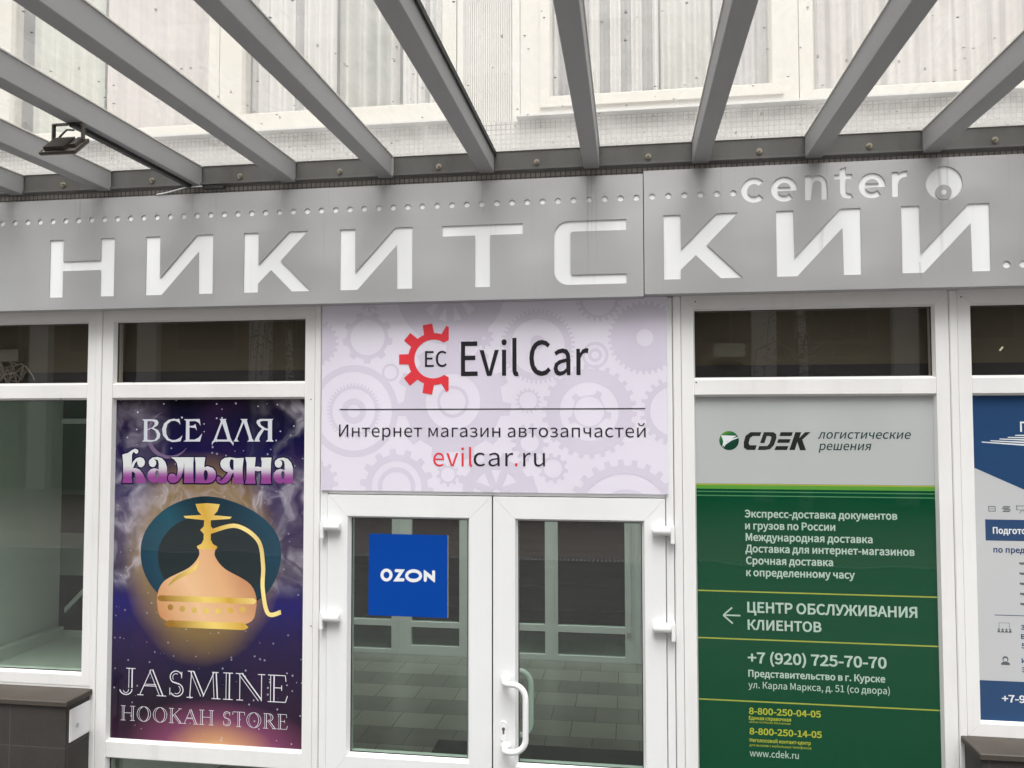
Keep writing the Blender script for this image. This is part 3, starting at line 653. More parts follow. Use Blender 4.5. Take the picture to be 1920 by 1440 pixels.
# canopy glazing: slightly milky sheet with grime and specks
t = NT('canopy_glazing'); p = t.pos()
tr = t.n('BsdfTransparent', Color=(.97, .965, .95, 1))
tl = t.n('BsdfTranslucent', Color=(.44, .428, .41, 1))
df = t.n('BsdfDiffuse', Color=(.38, .36, .335, 1))
g1 = t.noise(t.map(p, (1.2, .5, 1)), 2.6, 6, .68, .6)[0]
g2 = t.noise(t.map(p, (5, 1.0, 1), (4, 2, 0)), 2.0, 4, .6, 1.2)[0]
vor = t.n('TexVoronoi', Vector=p, Scale=26.0, Randomness=1.0)
r_, g_, b_ = t.sep(vor.outputs['Color'])
spk = t.math('MULTIPLY', t.math('LESS_THAN', vor.outputs['Distance'], .14), t.math('GREATER_THAN', r_, .86))
hz = t.math('ADD', t.math('MULTIPLY', t.ramp(g1, [(.40, 0), (.75, 1)]), .14), t.math('MULTIPLY', t.ramp(g2, [(.52, 0), (.8, 1)]), .12))
hz = t.math('ADD', hz, .15)
_, py_, _ = t.sep(p)
edge = t.math('MULTIPLY', t.ramp(t.math('ADD', py_, 1.0), [(.62, 0), (.93, 1)]), t.ramp(g1, [(.2, .5), (.7, 1)]))
hz = t.math('ADD', hz, t.math('MULTIPLY', edge, .38), True)
gl = t.n('BsdfGlossy', Color=(1, 1, 1, 1), Roughness=.02)
fr = t.n('Fresnel', IOR=1.5)
milk = t.n('MixShader', i0=.35, i1=tl.outputs[0], i2=df.outputs[0])
a = t.n('MixShader', i0=hz, i1=tr.outputs[0], i2=milk.outputs[0])
a2 = t.n('MixShader', i0=t.math('MULTIPLY', t.math('MULTIPLY', fr.outputs[0], .35), t.math('SUBTRACT', 1.0, t.n('NewGeometry').outputs['Backfacing'])), i1=a.outputs[0], i2=gl.outputs[0])
dk = t.n('BsdfDiffuse', Color=(.05, .045, .04, 1))
a3 = t.n('MixShader', i0=t.math('MULTIPLY', spk, .8), i1=a2.outputs[0], i2=dk.outputs[0])
t.l(a3.outputs[0], t.out.inputs['Surface'])
M['canopy_glass'] = t.m

def wavy(m, strength=.12):
    t_ = m.node_tree; b = t_.nodes['Principled BSDF']
    g = t_.nodes.new('ShaderNodeNewGeometry'); n_ = t_.nodes.new('ShaderNodeTexNoise'); n_.inputs['Scale'].default_value = 2.2; n_.inputs['Detail'].default_value = 1.5
    bp_ = t_.nodes.new('ShaderNodeBump'); bp_.inputs['Strength'].default_value = strength; bp_.inputs['Distance'].default_value = .02
    t_.links.new(g.outputs['Position'], n_.inputs['Vector']); t_.links.new(n_.outputs[0], bp_.inputs['Height']); t_.links.new(bp_.outputs[0], b.inputs['Coat Normal'])
    return m

def film(name, col, var=.02):       # print seen through its pane: matte ink under a glossy face
    return plain(name, col, .6, 0, coat=.8, spec=.0, var=var, coatr=.015)
M['ink_black'] = film('black_print', (.012, .010, .014))
M['green'] = film('green_print', (.004, .058, .025))
M['lightgreen'] = film('light_green_print', (.10, .30, .045))
M['midgreen'] = film('thin_green_line_print', (.07, .22, .10))
M['yellowline'] = film('yellow_green_print', (.32, .36, .06))
M['greytop'] = film('light_grey_print', (.44, .455, .45))
M['greentext'] = film('pale_green_text_print', (.40, .51, .44))
M['yellowtext'] = film('yellow_text_print', (.36, .40, .04))
M['darkgreen'] = film('dark_green_text_print', (.02, .055, .05))
M['charcoal'] = film('charcoal_print', (.022, .024, .023))
M['blue'] = film('blue_print', (.022, .060, .145))
M['bluetext'] = film('blue_text_print', (.022, .045, .14))
M['whiteprint'] = film('white_print', (.70, .72, .74))
M['icon'] = film('grey_icon_print', (.10, .11, .12))
M['ozon'] = plain('blue_plate', (.0, .052, .32), .5, spec=.15, var=.01)
M['bannerbg'] = plain('lilac_banner', (.745, .70, .795), .42, var=.03, scale=2)
M['gearink'] = plain('lilac_gear_print', (.640, .590, .695), .42, var=.05, scale=2.5)
M['red'] = plain('red_vinyl', (.72, .035, .05), .4, var=.02)
M['bantext'] = plain('black_vinyl', (.010, .008, .013), .4)

# green globe with a light upper left
t = NT('green_globe_print'); g = t.sep(t.gen())
k = t.math('ADD', t.math('MULTIPLY', g[0], -.5), t.math('MULTIPLY', g[2], .9))
t.set(col=t.ramp(k, [(0.0, (.01, .05, .03)), (.45, (.02, .14, .05)), (.9, (.16, .34, .05))]), rough=.5, coat=.8, coatr=.015, spec=.0)
M['globe'] = t.m

# white-to-purple lettering
t = NT('white_purple_letter_print'); x, y, z = t.sep(t.pos())
k = t.math('DIVIDE', t.math('SUBTRACT', z, 2.088), .15)
t.set(col=t.ramp(k, [(0.0, (.26, .06, .25)), (.12, (.34, .14, .33)), (.27, (.54, .48, .56)), (.42, (.66, .68, .68))]), rough=.5, coat=.8, coatr=.015, spec=.0)
M['kaltext'] = t.m

# night-sky poster print with smoke and a warm glow at its foot (all of it printed)
t = NT('smoky_night_poster_print'); g = t.gen(); gx, gy, gz = t.sep(g)
v = t.n('CombineXYZ', X=gx, Y=0.0, Z=t.math('MULTIPLY', gz, 1.66)).outputs[0]
base = t.ramp(gz, [(0.0, (.035, .014, .028)), (.13, (.013, .010, .018)), (.30, (.016, .010, .060)), (.40, (.014, .010, .120)), (.5, (.020, .009, .04)), (.72, (.018, .011, .075)), (.84, (.008, .007, .055)), (1.0, (.005, .005, .008))])
blob = t.noise(v, 2.2, 3)[0]
base = t.mix(t.math('MULTIPLY', t.ramp(blob, [(.42, 0), (.7, 1)]), .5), base, (.045, .018, .06))
cx = t.math('ABSOLUTE', t.math('SUBTRACT', gx, .5))
# ochre halo in the middle
dx = t.math('MULTIPLY', t.math('SUBTRACT', gx, .47), 1.0); dz = t.math('MULTIPLY', t.math('SUBTRACT', gz, .535), 1.35)
rad = t.math('SQRT', t.math('ADD', t.math('MULTIPLY', dx, dx), t.math('MULTIPLY', dz, dz)))
halo = t.ramp(t.math('ADD', rad, t.math('MULTIPLY', t.noise(v, 5, 3)[0], .06)), [(.34, 1), (.46, 0)])
base = t.mix(t.math('MULTIPLY', halo, .55), base, (.36, .23, .04))
# warm glow at the foot
dx = t.math('SUBTRACT', gx, .58); fr_ = t.math('SQRT', t.math('ADD', t.math('MULTIPLY', t.math('MULTIPLY', dx, dx), .07), t.math('MULTIPLY', gz, gz)))
glow = t.ramp(t.math('ADD', t.math('MULTIPLY', fr_, 2.0), t.math('MULTIPLY', blob, .06)), [(.01, (.56, .33, .13)), (.10, (.42, .20, .10)), (.18, (.15, .035, .075)), (.29, (0, 0, 0))])
base = t.mix(1.0, base, glow, 'ADD')
# smoke wisps: ridged noise, strongest at both sides
wv = t.noise(v, 3.0, 3)[1]
wv2 = t.n('VectorMath', _operation='MULTIPLY_ADD', i0=wv, i1=(.55, 0, .55), i2=v).outputs[0]
wn1 = t.noise(t.map(wv2, (1.5, 1, .8)), 3.4, 3, .5, .5)[0]
ridge = t.math('SUBTRACT', 1.0, t.math('MULTIPLY', t.math('ABSOLUTE', t.math('SUBTRACT', wn1, .5)), 8.0), True)
ridge = t.math('POWER', ridge, 2.0)
wn2 = t.noise(wv2, 2.6, 5, .55, .4)[0]
body = t.ramp(wn2, [(.42, 0), (.75, 1)])
side = t.ramp(cx, [(.20, 0), (.38, 1)])
vert = t.ramp(gz, [(.42, 0), (.55, 1), (.97, 1), (1.0, .6)])
belt = t.math('MULTIPLY', t.ramp(t.math('ABSOLUTE', t.math('SUBTRACT', gz, .715)), [(.02, .8), (.07, 0)]), .9)
msk = t.math('MAXIMUM', t.math('MULTIPLY', side, vert), belt)
smoke = t.math('MULTIPLY', t.math('ADD', t.math('MULTIPLY', ridge, t.math('ADD', t.math('MULTIPLY', body, 1.15), .12)), t.math('MULTIPLY', body, .30)), msk, True)
base = t.mix(smoke, base, (.60, .56, .63))
# stars
vo = t.n('TexVoronoi', Vector=v, Scale=42.0)
sr, sg_, sb = t.sep(vo.outputs['Color'])
star = t.math('MULTIPLY', t.math('LESS_THAN', vo.outputs['Distance'], t.math('MULTIPLY', sg_, .20)), t.math('GREATER_THAN', sr, .55))
smk = t.math('ADD', t.ramp(gz, [(.80, .25), (.95, 1)]), t.ramp(gz, [(.18, .4), (.30, .1)]))
base = t.mix(t.math('MULTIPLY', star, t.math('MULTIPLY', smk, .7)), base, (.7, .7, .85))
t.set(col=base, rough=.5, coat=.8, coatr=.015, spec=.0)
M['poster'] = t.m
def art(name, stops):
    t = NT(name); g = t.sep(t.gen())
    n_ = t.noise(t.gen(), 4, 3)[0]
    k = t.math('ADD', t.math('MULTIPLY', g[0], .7), t.math('ADD', t.math('MULTIPLY', g[2], .25), t.math('MULTIPLY', n_, .12)))
    t.set(col=t.ramp(k, stops), rough=.5, coat=.8, coatr=.015, spec=.0)
    return t.m
M['teal_art'] = art('dark_teal_print', [(.1, (.006, .03, .06)), (.4, (.012, .075, .11)), (.6, (.008, .02, .03)), (.95, (.012, .06, .10))])
M['night_art'] = art('near_black_teal_print', [(.1, (.012, .02, .022)), (.9, (.016, .026, .03))])
M['gold_art'] = art('gold_print', [(.15, (.30, .15, .02)), (.4, (.85, .62, .16)), (.55, (.62, .36, .05)), (.75, (.92, .74, .28)), (.95, (.34, .16, .02))])
M['peach_art'] = art('peach_print', [(.1, (.55, .25, .10)), (.4, (.80, .50, .28)), (.65, (.72, .40, .20)), (.95, (.45, .18, .08))])
M['smoke_art'] = plain('pale_smoke_print', (.52, .47, .52), .5, coat=1.0, var=.2, scale=14)

# ------------------------------------------------------------------ setting
def sheet(name, x0, x1, y0, y1, z, mat):
    return obj(name, MB().add([(x0, y0, z), (x1, y0, z), (x1, y1, z), (x0, y1, z)], [(0, 1, 2, 3)]), mat, kind='structure')

def paving(name, tw, th, ca, cb, joint, jw=.008, off=.5, rough=.7, bump=.3, ph=0.0, alt=0.0):
    t = NT(name); p = t.pos(); x, y, z = t.sep(p)
    if ph: y = t.math('ADD', y, ph)
    row = t.math('FLOOR', t.math('DIVIDE', t.math('ADD', y, 100), th))
    xo = t.math('ADD', t.math('ADD', x, 100), t.math('MULTIPLY', t.math('MODULO', row, 2.0), tw * off))
    fx = t.math('FRACT', t.math('DIVIDE', xo, tw)); fy = t.math('FRACT', t.math('DIVIDE', t.math('ADD', y, 100), th))
    j = t.math('MAXIMUM', t.math('LESS_THAN', fx, jw / tw), t.math('LESS_THAN', fy, jw / th))
    cell = t.n('CombineXYZ', X=t.math('FLOOR', t.math('DIVIDE', xo, tw)), Y=row, Z=0.0).outputs[0]
    w = t.n('TexWhiteNoise', Vector=cell).outputs[0]
    rowc = t.n('TexWhiteNoise', Vector=t.n('CombineXYZ', X=row, Y=3.0, Z=0.0).outputs[0]).outputs[0]
    n_ = t.noise(t.map(p, (1.2, 4, 1)), 3, 5, .6)[0]
    if alt: rowc = t.math('ADD', t.math('MULTIPLY', rowc, 1 - alt), t.math('MULTIPLY', t.math('MODULO', row, 2.0), alt))
    k = t.math('ADD', t.math('MULTIPLY', w, .2), t.math('ADD', t.math('MULTIPLY', n_, .3), t.math('MULTIPLY', rowc, .55)))
    t.set(col=t.mix(j, t.mix(k, ca, cb), joint), rough=rough)
    t.bump(t.math('SUBTRACT', 1.0, j), bump, .003)
    return t.m
M['slabs'] = paving('grey_paving_slabs', .6, .3, (.060, .058, .055), (.095, .091, .086), (.03, .029, .027), .010)
M['bricks'] = paving('brown_paving_bricks', .22, .11, (.15, .12, .105), (.24, .21, .19), (.06, .053, .048), .010)
M['drain'] = paving('drain_grating', .07, .4, (.36, .36, .35), (.40, .40, .39), (.01, .01, .01), .03, .0)
M['asphalt'] = plain('asphalt', (.06, .06, .06), .9, var=.15)
M['floor'] = paving('vestibule_floor_tiles', .345, .32, (.13, .13, .115), (.35, .34, .295), (.06, .058, .05), .006, rough=.28, bump=.15, ph=-.132, alt=.7)  # alternating light and dark rows imitate reflected bands
sheet('ground', -60, 60, -70, 30, -.03, M['asphalt'])
sheet('pavement', -30, 30, -9.6, 0.05, 0.0, M['slabs'])
sheet('drain_channel', -30, 30, -9.85, -9.6, -.004, M['drain'])
sheet('brick_pavement', -30, 30, -20.9, -9.85, 0.0, M['bricks'])
sheet('tiled_floor', -3.2, .62, .05, 8.0, .004, M['floor'])

# ------------------------------------------------------------------ the shop building
B = thing('shop_building', 'white framed shopfront building with small square mosaic wall and upper floor windows', 'building', (0, 0, 0))
mb = MB()
mb.box(-9, 8, -.028, .30, 2.985, 3.87)                # strip behind the sign
mb.box(-9, -3.86, -.028, .30, 3.8705, 8.0)
mb.box(2.43, 8, -.028, .30, 3.8705, 8.0)
mb.box(-3.85, 2.42, .03, .30, 5.7, 8.0)
mb.box(-9, -4.425, -.028, .30, 0, 2.9845)
mb.box(2.625, 8, -.028, .30, 0, 2.9845)
obj('wall', mb, M['mosaic'], B)
M['plaster'] = plain('white_plaster', (.78, .78, .76), .8)
M['plaster_dark'] = plain('grey_plaster', (.30, .30, .28), .8)
mb = MB()
mb.box(-9, -8.8, .3, 9, 0, 8); mb.box(7.8, 8, .3, 9, 0, 8); mb.box(-9, 8, 8.8, 9, 0, 8); 
WX0, WX1, WY0, WY1 = -2.75, .40, 1.0, 3.9              # opening added above the vestibule to let in more sky light
mb.box(-9, WX0, .3, 9, 8, 8.2); mb.box(WX1, 8, .3, 9, 8, 8.2); mb.box(WX0, WX1, .3, WY0, 8, 8.2); mb.box(WX0, WX1, WY1, 9, 8, 8.2)
obj('shell_wall', mb, M['plaster_dark'], B)
mb = MB(); mb.box(-8.8, WX0, .31, 8.8, 3.0, 3.3); mb.box(WX1, 7.8, .31, 8.8, 3.0, 3.3); mb.box(WX0, WX1, .31, WY0, 3.0, 3.3); mb.box(WX0, WX1, WY1, 8.8, 3.0, 3.3)
mb.box(WX0 - .1, WX0, WY0, WY1, 3.3, 8); mb.box(WX1, WX1 + .1, WY0, WY1, 3.3, 8); mb.box(WX0, WX1, WY0 - .1, WY0, 3.3, 8); mb.box(WX0, WX1, WY1, WY1 + .1, 3.3, 8)  # shaft sides of the added opening, up to the roof
obj('ceiling', mb, M['plaster'], B)
# vestibule walls (the left one splays), side room walls
mb = MB()
mb.add([(-2.80, .18, 0), (-2.74, .18, 0), (-2.98, 4.1, 0), (-3.04, 4.1, 0), (-2.80, .18, 3), (-2.74, .18, 3), (-2.98, 4.1, 3), (-3.04, 4.1, 3)],
       [(0, 1, 5, 4), (1, 2, 6, 5), (2, 3, 7, 6), (3, 0, 4, 7)])
obj('partition', mb, M['plaster'], B)
obj('partition', MB().box(.42, .50, .18, 4.1, 0, 3.0), M['plaster'], B)
mb = MB()
mb.box(-4.40, -4.30, .10, 1.75, .3, 3.0)             # side wall of the display room
mb.box(-4.30, -2.86, .10, 1.75, .55, .75)            # its raised floor
mb.box(-4.30, -4.24, .10, 1.66, .75, .83)            # skirting ledge
obj('display_room_wall', mb, M['plaster'], B)
# back of the display room: panels of different tone
for nm, z0, z1, mt in (('lower_rail', .75, .80, M['plaster']), ('dark_pane', .80, 1.21, M['dark']), ('grey_board', 1.21, 1.53, M['plaster_dark']), ('brown_board', 1.53, 1.82, plain('brown_board', (.07, .06, .05), .6)), ('upper_board', 1.82, 3.0, plain('green_grey_board', (.16, .19, .17), .7))):
    obj(nm, MB().box(-4.30, -2.86, 1.68, 1.74, z0, z1), mt, B)
obj('brace', MB().add([(-4.24, 1.66, .93), (-4.24, 1.66, .97), (-4.05, 1.66, 1.16), (-4.05, 1.66, 1.12), (-4.24, 1.68, .93), (-4.24, 1.68, .97), (-4.05, 1.68, 1.16), (-4.05, 1.68, 1.12)],
                      [(0, 3, 2, 1), (4, 5, 6, 7), (0, 1, 5, 4), (1, 2, 6, 5), (2, 3, 7, 6), (3, 0, 4, 7)]), M['plaster'], B)
obj('lamp_glint_bar', MB().box(-4.29, -3.9, 1.645, 1.68, 2.36, 2.40, .004), M['white_metal'], B)  # unlit white bar imitating the bright streak of a fluorescent tube
# boards closing the void behind the transom lights
M['olive'] = plain('olive_brown_board', (.125, .112, .090), .75, var=.10, scale=2)
M['navy'] = plain('navy_strip', (.020, .022, .038), .6)
for a, b_ in ((-4.35, -2.81), (-2.74, -1.62), (.25, 1.44), (1.50, 2.60)):
    obj('transom_board', MB().box(a, b_, .13, .17, 2.655, 2.99), M['olive'], B)
    obj('navy_strip', MB().box(a, b_, .115, .17, 2.53, 2.6545), M['navy'], B)
    obj('transom_shelf', MB().box(a, b_, .078, .1145, 2.53, 2.545), M['dark'], B)

# shop windows: mitred frame, transom bar, panes
def pane(name, x0, x1, z0, z1, par, y=.034, mat=None):
    return obj(name, MB().box(x0 + .004, x1 - .004, y, y + .006, z0 + .004, z1 - .004), mat or M['glass'], par)
def shop_window(x0, x1, zb, l, r, b, bars):
    mb = MB()
    mb.frame(x0, x1, zb, 2.920, l, r, b, .063, 0.0, .075, bead=.008, bd=.026)
    for z0, z1 in bars:
        mb.box(x0 + .0005, x1 - .0005, .001, .074, z0, z1, .003)
        mb.box(x0 + .006, x1 - .006, .018, .07, z0 - .008, z1 + .008)
    w = obj('shop_window', mb, M['pvc'], B)
    cuts = [zb] + [z for bz in bars for z in bz] + [2.920]
    for i in range(0, len(cuts), 2):
        p_ = pane('pane', x0, x1, cuts[i], cuts[i + 1], w, mat=M['glass_top'] if cuts[i] > 2.5 else M['glass_side'] if x0 < -4 else None)
        g = .0065
        m2 = MB(); X0, X1, Z0, Z1 = x0 + .006, x1 - .006, cuts[i] + .006, cuts[i + 1] - .006
        m2.box(X0, X0 + g, .029, .033, Z0, Z1); m2.box(X1 - g, X1, .029, .033, Z0, Z1)
        m2.box(X0 + g, X1 - g, .029, .033, Z0, Z0 + g); m2.box(X0 + g, X1 - g, .029, .033, Z1 - g, Z1)
        obj('gasket', m2, M['gasket'], w)
    return w
BAR = (2.507, 2.583)
shop_window(-4.30, -2.868, 1.049, .06, .047, .055, [BAR])
shop_window(-2.722, -1.645, .10, .060, .052, .06, [(.633, .716), BAR])
shop_window(.305, 1.391, .10, .057, .057, .06, [BAR])
shop_window(1.542, 2.55, 1.032, .055, .06, .055, [BAR])
M['screw'] = plain('dark_screw_hole', (.05, .045, .04), .6)
for x, z in ((-1.612, 2.496), (.316, 2.955), (.316, 2.568), (-2.60, 2.590), (-3.02, 2.505), (-1.60, 1.35), (1.505, 2.95), (-.30, .62)):
    obj('screw', MB().prism([circle(x, z, .0035, 10)], -.0008, .0005), M['screw'], B)
# coupling posts between the windows
def post(x0, x1, z0=0.0, yf=-.006):
    mb = MB().box(x0 + .001, x1 - .001, yf, .07, z0, 2.983, .004)
    return obj('post', mb, M['pvc'], B)
post(-2.820, -2.783); post(-1.592, -1.558); post(.207, .247); post(1.449, 1.486)
# plain pieces below the raised windows
for q in ((-4.42, -2.822, .002, .08, 0, .992), (1.488, 2.62, .002, .08, 0, .975)): obj('sill_wall', MB().box(*q), M['pvc'], B)

# entrance: fixed frame, overpanel, two leaves
mb = MB()
mb.box(-1.557, -1.516, -.001, .075, 0, 2.98, .003)
mb.box(.168, .205, -.001, .075, 0, 2.98, .003)
mb.box(-1.5155, .1675, .0, .075, 2.018, 2.06, .003)
mb.box(-1.5155, .1675, .01, .06, 2.0605, 2.98)
obj('door_frame', mb, M['pvc_clean'], B)
def leaf(X0, X1, x0, x1, zt, zb):
    mb = MB()
    mb.frame(x0, x1, zb, 1.909, x0 - X0, X1 - x1, .13, 2.014 - 1.909, -.012, .06, bead=.012, bd=.028)
    mb.box(X0, X1, -.012, .06, .015, zb - .1305, .003)
    d = obj('door', mb, M['pvc_clean'], B)
    pane('pane', x0 + .004, x1 - .004, zb + .004, 1.909 - .004, d, .022)
    g = .006; m2 = MB(); a, b_, c_, d_ = x0 + .010, x1 - .010, zb + .010, 1.909 - .010
    m2.box(a, a + g, .017, .021, c_, d_); m2.box(b_ - g, b_, .017, .021, c_, d_); m2.box(a + g, b_ - g, .017, .021, c_, c_ + g); m2.box(a + g, b_ - g, .017, .021, d_ - g, d_)
    obj('gasket', m2, M['gasket'], d)
    return d
dl = leaf(-1.512, -.672, -1.408, -.784, 2.014, .721)
dr = leaf(-.665, .164, -.557, .066, 2.014, .719)
obj('seam_strip', MB().box(-.671, -.666, -.004, .05, .02, 2.012), M['gasket'], dl)
def hinge(par, xf, xl, z, s):
    # vertical pin with a cylinder knuckle lying over the leaf; s = +1 leaf to the right of the pin
    mb = MB()
    n = 14
    pts = [(xf, -.030, z), (xf + s * .083, -.030, z)]
    mb.tube([(xf + s * .004, -.034, z), (xf + s * .010, -.034, z), (xf + s * .083, -.034, z), (xf + s * .088, -.034, z)], [.016, .0215, .0215, .017], n)
    mb.box(xf + s * .004, xf + s * .085, -.034, -.0125, z - .0205, z + .0205, .002)
    mb.box(xf - s * .016, xf + s * .0035, -.040, -.0015, z - .062, z + .024, .004, 2)
    mb.tube([(xf - s * .006, -.030, z + .024), (xf - s * .006, -.030, z + .029)], .009, 10)
    obj('hinge', mb, M['white_metal'], par)
for z in (1.857, 1.405, .42): hinge(dl, -1.528, -1.5, z, 1)
for z in (1.866, 1.412, .42): hinge(dr, .190, .16, z, -1)
def arc(c, a, b, r, n=7):
    """quarter turn from direction a to direction b around corner c"""
    a, b = Vector(a), Vector(b); o = Vector(c) - a * r + b * r
    return [o + (a * math.sin(k / n * PI / 2) - b * math.cos(k / n * PI / 2)) * r for k in range(n + 1)]
def pull(par, y0, yo, mat):
    X0, X1, zt, zb = -.603, -.497, 1.135, .818
    s = -1 if yo < y0 else 1
    p = [Vector((X0, y0, zt))]
    p += arc((X0, yo, zt), (0, s, 0), (1, 0, 0), .03)
    p += arc((X1, yo, zt), (1, 0, 0), (0, 0, -1), .065)
    p += arc((X1, yo, zb), (0, 0, -1), (-1, 0, 0), .065)
    p += arc((X0, yo, zb), (-1, 0, 0), (0, -s, 0), .03)
    p += [Vector((X0, y0, zb))]
    mb = MB().tube(p, .0145, 12)
    for z in (zt, zb):
        mb.tube([(X0, y0, z), (X0, y0 + s * .008, z), (X0, y0 + s * .012, z)], [.024, .024, .016], 16)
    return obj('handle', mb, mat, par)
pull(dr, -.0125, -.085, M['white_metal'])
pull(dr, .0605, .125, M['white_metal'])
mb = MB()
esc = [(-.6135 + .0165 * math.cos(a), .889 + (.031 if math.sin(a) > 0 else -.031) + .0165 * math.sin(a)) for a in [2 * PI * i / 24 for i in range(24)]]
mb.prism([esc], -.019, -.0121)
lk = obj('lock', mb, M['white_metal'], dr)
kh = [(-.6135 + .0085 * math.cos(a), .900 + .0085 * math.sin(a)) for a in [R(-60 + 300 * i / 12) for i in range(13)]] + [(-.6185, .876), (-.6085, .876)]
obj('keyhole', MB().prism([kh], -.021, -.0191), M['chrome'], lk)
obj('key_slot', MB().box(-.6150, -.6120, -.0222, -.0211, .889, .904), M['black'], lk)

# inner doors at the end of the vestibule
IY = 4.08
mb = MB()
def rect(c, x0, x1, z0, z1): return [(x0, z0), (x1, z0), (x1, z1), (x0, z1)]
inner = [(-2.96, -2.416, .05, .286), (-2.96, -2.416, .345, 2.25), (-2.209, -1.711, .097, .283), (-2.209, -1.711, .337, 2.25), (-1.5, -.843, .061, .288), (-1.5, -.843, .350, 2.25), (-.716, -.058, .061, .288), (-.716, -.058, .350, 2.25)]
outl = [(-3.0, .006), (.42, .006), (.42, 2.98), (-3.0, 2.98)]
mb.prism([outl] + [rect(0, *q) for q in inner], IY, IY + .06)
for xx in (-2.331, -.757, .02, .08): mb.box(xx - .006, xx + .006, IY - .012, IY, .01, 2.3)
mb.box(-.045, .0, IY - .02, IY, .3, 2.2)
idr = obj('inner_door', mb, plain('inner_white_profile', (.74, .75, .73), .35), B)
for q in inner:
    obj('pane', MB().box(q[0], q[1], IY + .025, IY + .031, q[2], q[3]), M['glass_in'], idr)
obj('room_divider', MB().box(-3.3, .6, 6.2, 6.3, 0, 3.0), plain('brown_back_wall', (.040, .034, .031), .7), B)
obj('dark_band', MB().box(-3.2, .5, 5.2, 5.24, .36, .50), M['dark'], B)
obj('shade_sheet', MB().box(-1.42, .30, .30, 2.0, .005, .018, .004), plain('painted_shade', (.045, .046, .042), .95, var=.2, scale=60), None, None)  # dark sheet standing in for shade over the floor tiles
o = bpy.data.objects['shade_sheet']; o['label'] = 'dark flat sheet imitating shade on the tiled floor inside behind the doors'; o['category'] = 'shade_sheet'

# upper floor: windows, ribbed pillar panel, sills
def up_window(x0, x1, zg, X0, X1, Z0, sash):
    mb = MB()
    if sash:
        mb.frame(x0, x1, zg, 5.40, sash, sash, sash, .05, -.012, .06, bead=.01, bd=.02)
        mb.frame(x0 - sash, x1 + sash, zg - sash, 5.45, x0 - sash - X0, X1 - x1 - sash, zg - sash - Z0, .07, .0, .08, bead=.0, bd=.01)
    else:
        mb.frame(x0, x1, zg, 5.45, x0 - X0, X1 - x1, zg - Z0, .07, .0, .08, bead=.01, bd=.02)
    w = obj('upper_window', mb, M['pvc_up'], B)
    obj('pane', MB().box(x0, x1, .03, .036, zg, 5.40), M['glass_up'], w)
    return w
M['pvc_up'] = stained('weathered_cream_profile', (.44, .412, .36), (.30, .28, .235), .45, amt=.6)
up_window(-3.376, -2.199, 3.957, -3.85, -2.140, 3.895, 0)
up_window(-2.012, -.927, 3.998, -2.136, -.856, 3.895, 0)
up_window(-.379, .686, 3.990, -.527, .809, 3.895, .05)
up_window(.875, 2.30, 3.952, .813, 2.40, 3.895, 0)
mb = MB()
for a, b_ in ((-3.85, -.83), (-.54, 2.42)):
    mb.add([(a, .028, 3.893), (b_, .028, 3.893), (b_, -.085, 3.882), (a, -.085, 3.882), (a, .028, 3.882), (b_, .028, 3.882), (b_, -.085, 3.872), (a, -.085, 3.872)],
           [(0, 3, 2, 1), (3, 7, 6, 2), (4, 5, 6, 7), (0, 4, 7, 3), (1, 2, 6, 5), (0, 1, 5, 4)])
obj('window_sill', mb, plain('grey_metal_sill', (.42, .41, .40), .5, .2), B)
mb = MB()
n = 22; xs = [-.815 + (.245) * i / n for i in range(n + 1)]
pr = []
for i in range(n):
    a, w_ = xs[i], (xs[1] - xs[0])
    pr += [(a, .004), (a + w_ * .55, .004), (a + w_ * .65, .014), (a + w_ * .9, .014)]
vs = [(x, y, 3.86) for x, y in pr] + [(x, y, 7.9) for x, y in pr]
k = len(pr)
mb.add(vs, [(i, i + 1, k + i + 1, k + i) for i in range(k - 1)])
mb.box(-.850, -.816, -.006, .03, 3.86, 5.7, .003); mb.box(-.569, -.529, -.008, .03, 3.86, 5.7, .003)
obj('ribbed_panel', mb, stained('white_ribbed_sheet', (.46, .435, .395), (.30, .27, .225), .4, amt=.35), B)

# curtains and blinds behind the upper panes
def curtain(label, x0, x1, stops, pitch, folds, amp, y=.16):
    t = NT('curtain_cloth'); p = t.pos(); x, yy, z = t.sep(p)
    k = t.math('FRACT', t.math('DIVIDE', t.math('SUBTRACT', x, x0), pitch))
    c = t.ramp(k, stops, 'CONSTANT')
    n_ = t.noise(t.map(p, (30, 1, .6)), 1.0, 2)[0]
    c = t.mix(t.math('MULTIPLY', n_, .25), c, (.3, .3, .3))
    c = t.mix(1.0, c, (.84, .84, .84), 'MULTIPLY')
    t.set(col=c, rough=.9)
    mb = MB(); n = folds * 8
    vs = []
    for i in range(n + 1):
        u_ = i / n; xx = x0 + (x1 - x0) * u_
        ph = 2 * PI * folds * u_ + .7 * math.sin(9 * u_)
        vs.append((xx, y + amp * math.sin(ph), 3.92))
    vs2 = [(a, b_, 5.6) for a, b_, c_ in vs]
    mb.add(vs + vs2, [(i, i + 1, n + 2 + i, n + 1 + i) for i in range(n)], True)
    o = obj('curtain', mb, t.m, None, (x0, y, 3.92))
    tag(o, label, 'curtain', 'curtains behind the upper windows')
    return o
W_, G_, D_ = (.66, .66, .65), (.42, .43, .42), (.24, .237, .245)
curtain('plain pale green curtain behind the leftmost upper window', -3.36, -2.92, [(0, (.56, .60, .53)), (.5, (.58, .61, .55)), (.8, (.50, .54, .48))], .5, 5, .02)
curtain('pinkish grey vertical blind beside the pale green curtain upstairs', -2.90, -2.16, [(0, (.58, .55, .53)), (.25, (.55, .52, .51)), (.5, (.60, .565, .545)), (.75, (.54, .51, .505))], .24, 9, .010)
curtain('grey and white curtain left of the ribbed white pillar panel', -2.03, -1.55, [(0, W_), (.4, W_), (.7, D_), (.85, W_)], .34, 7, .02)
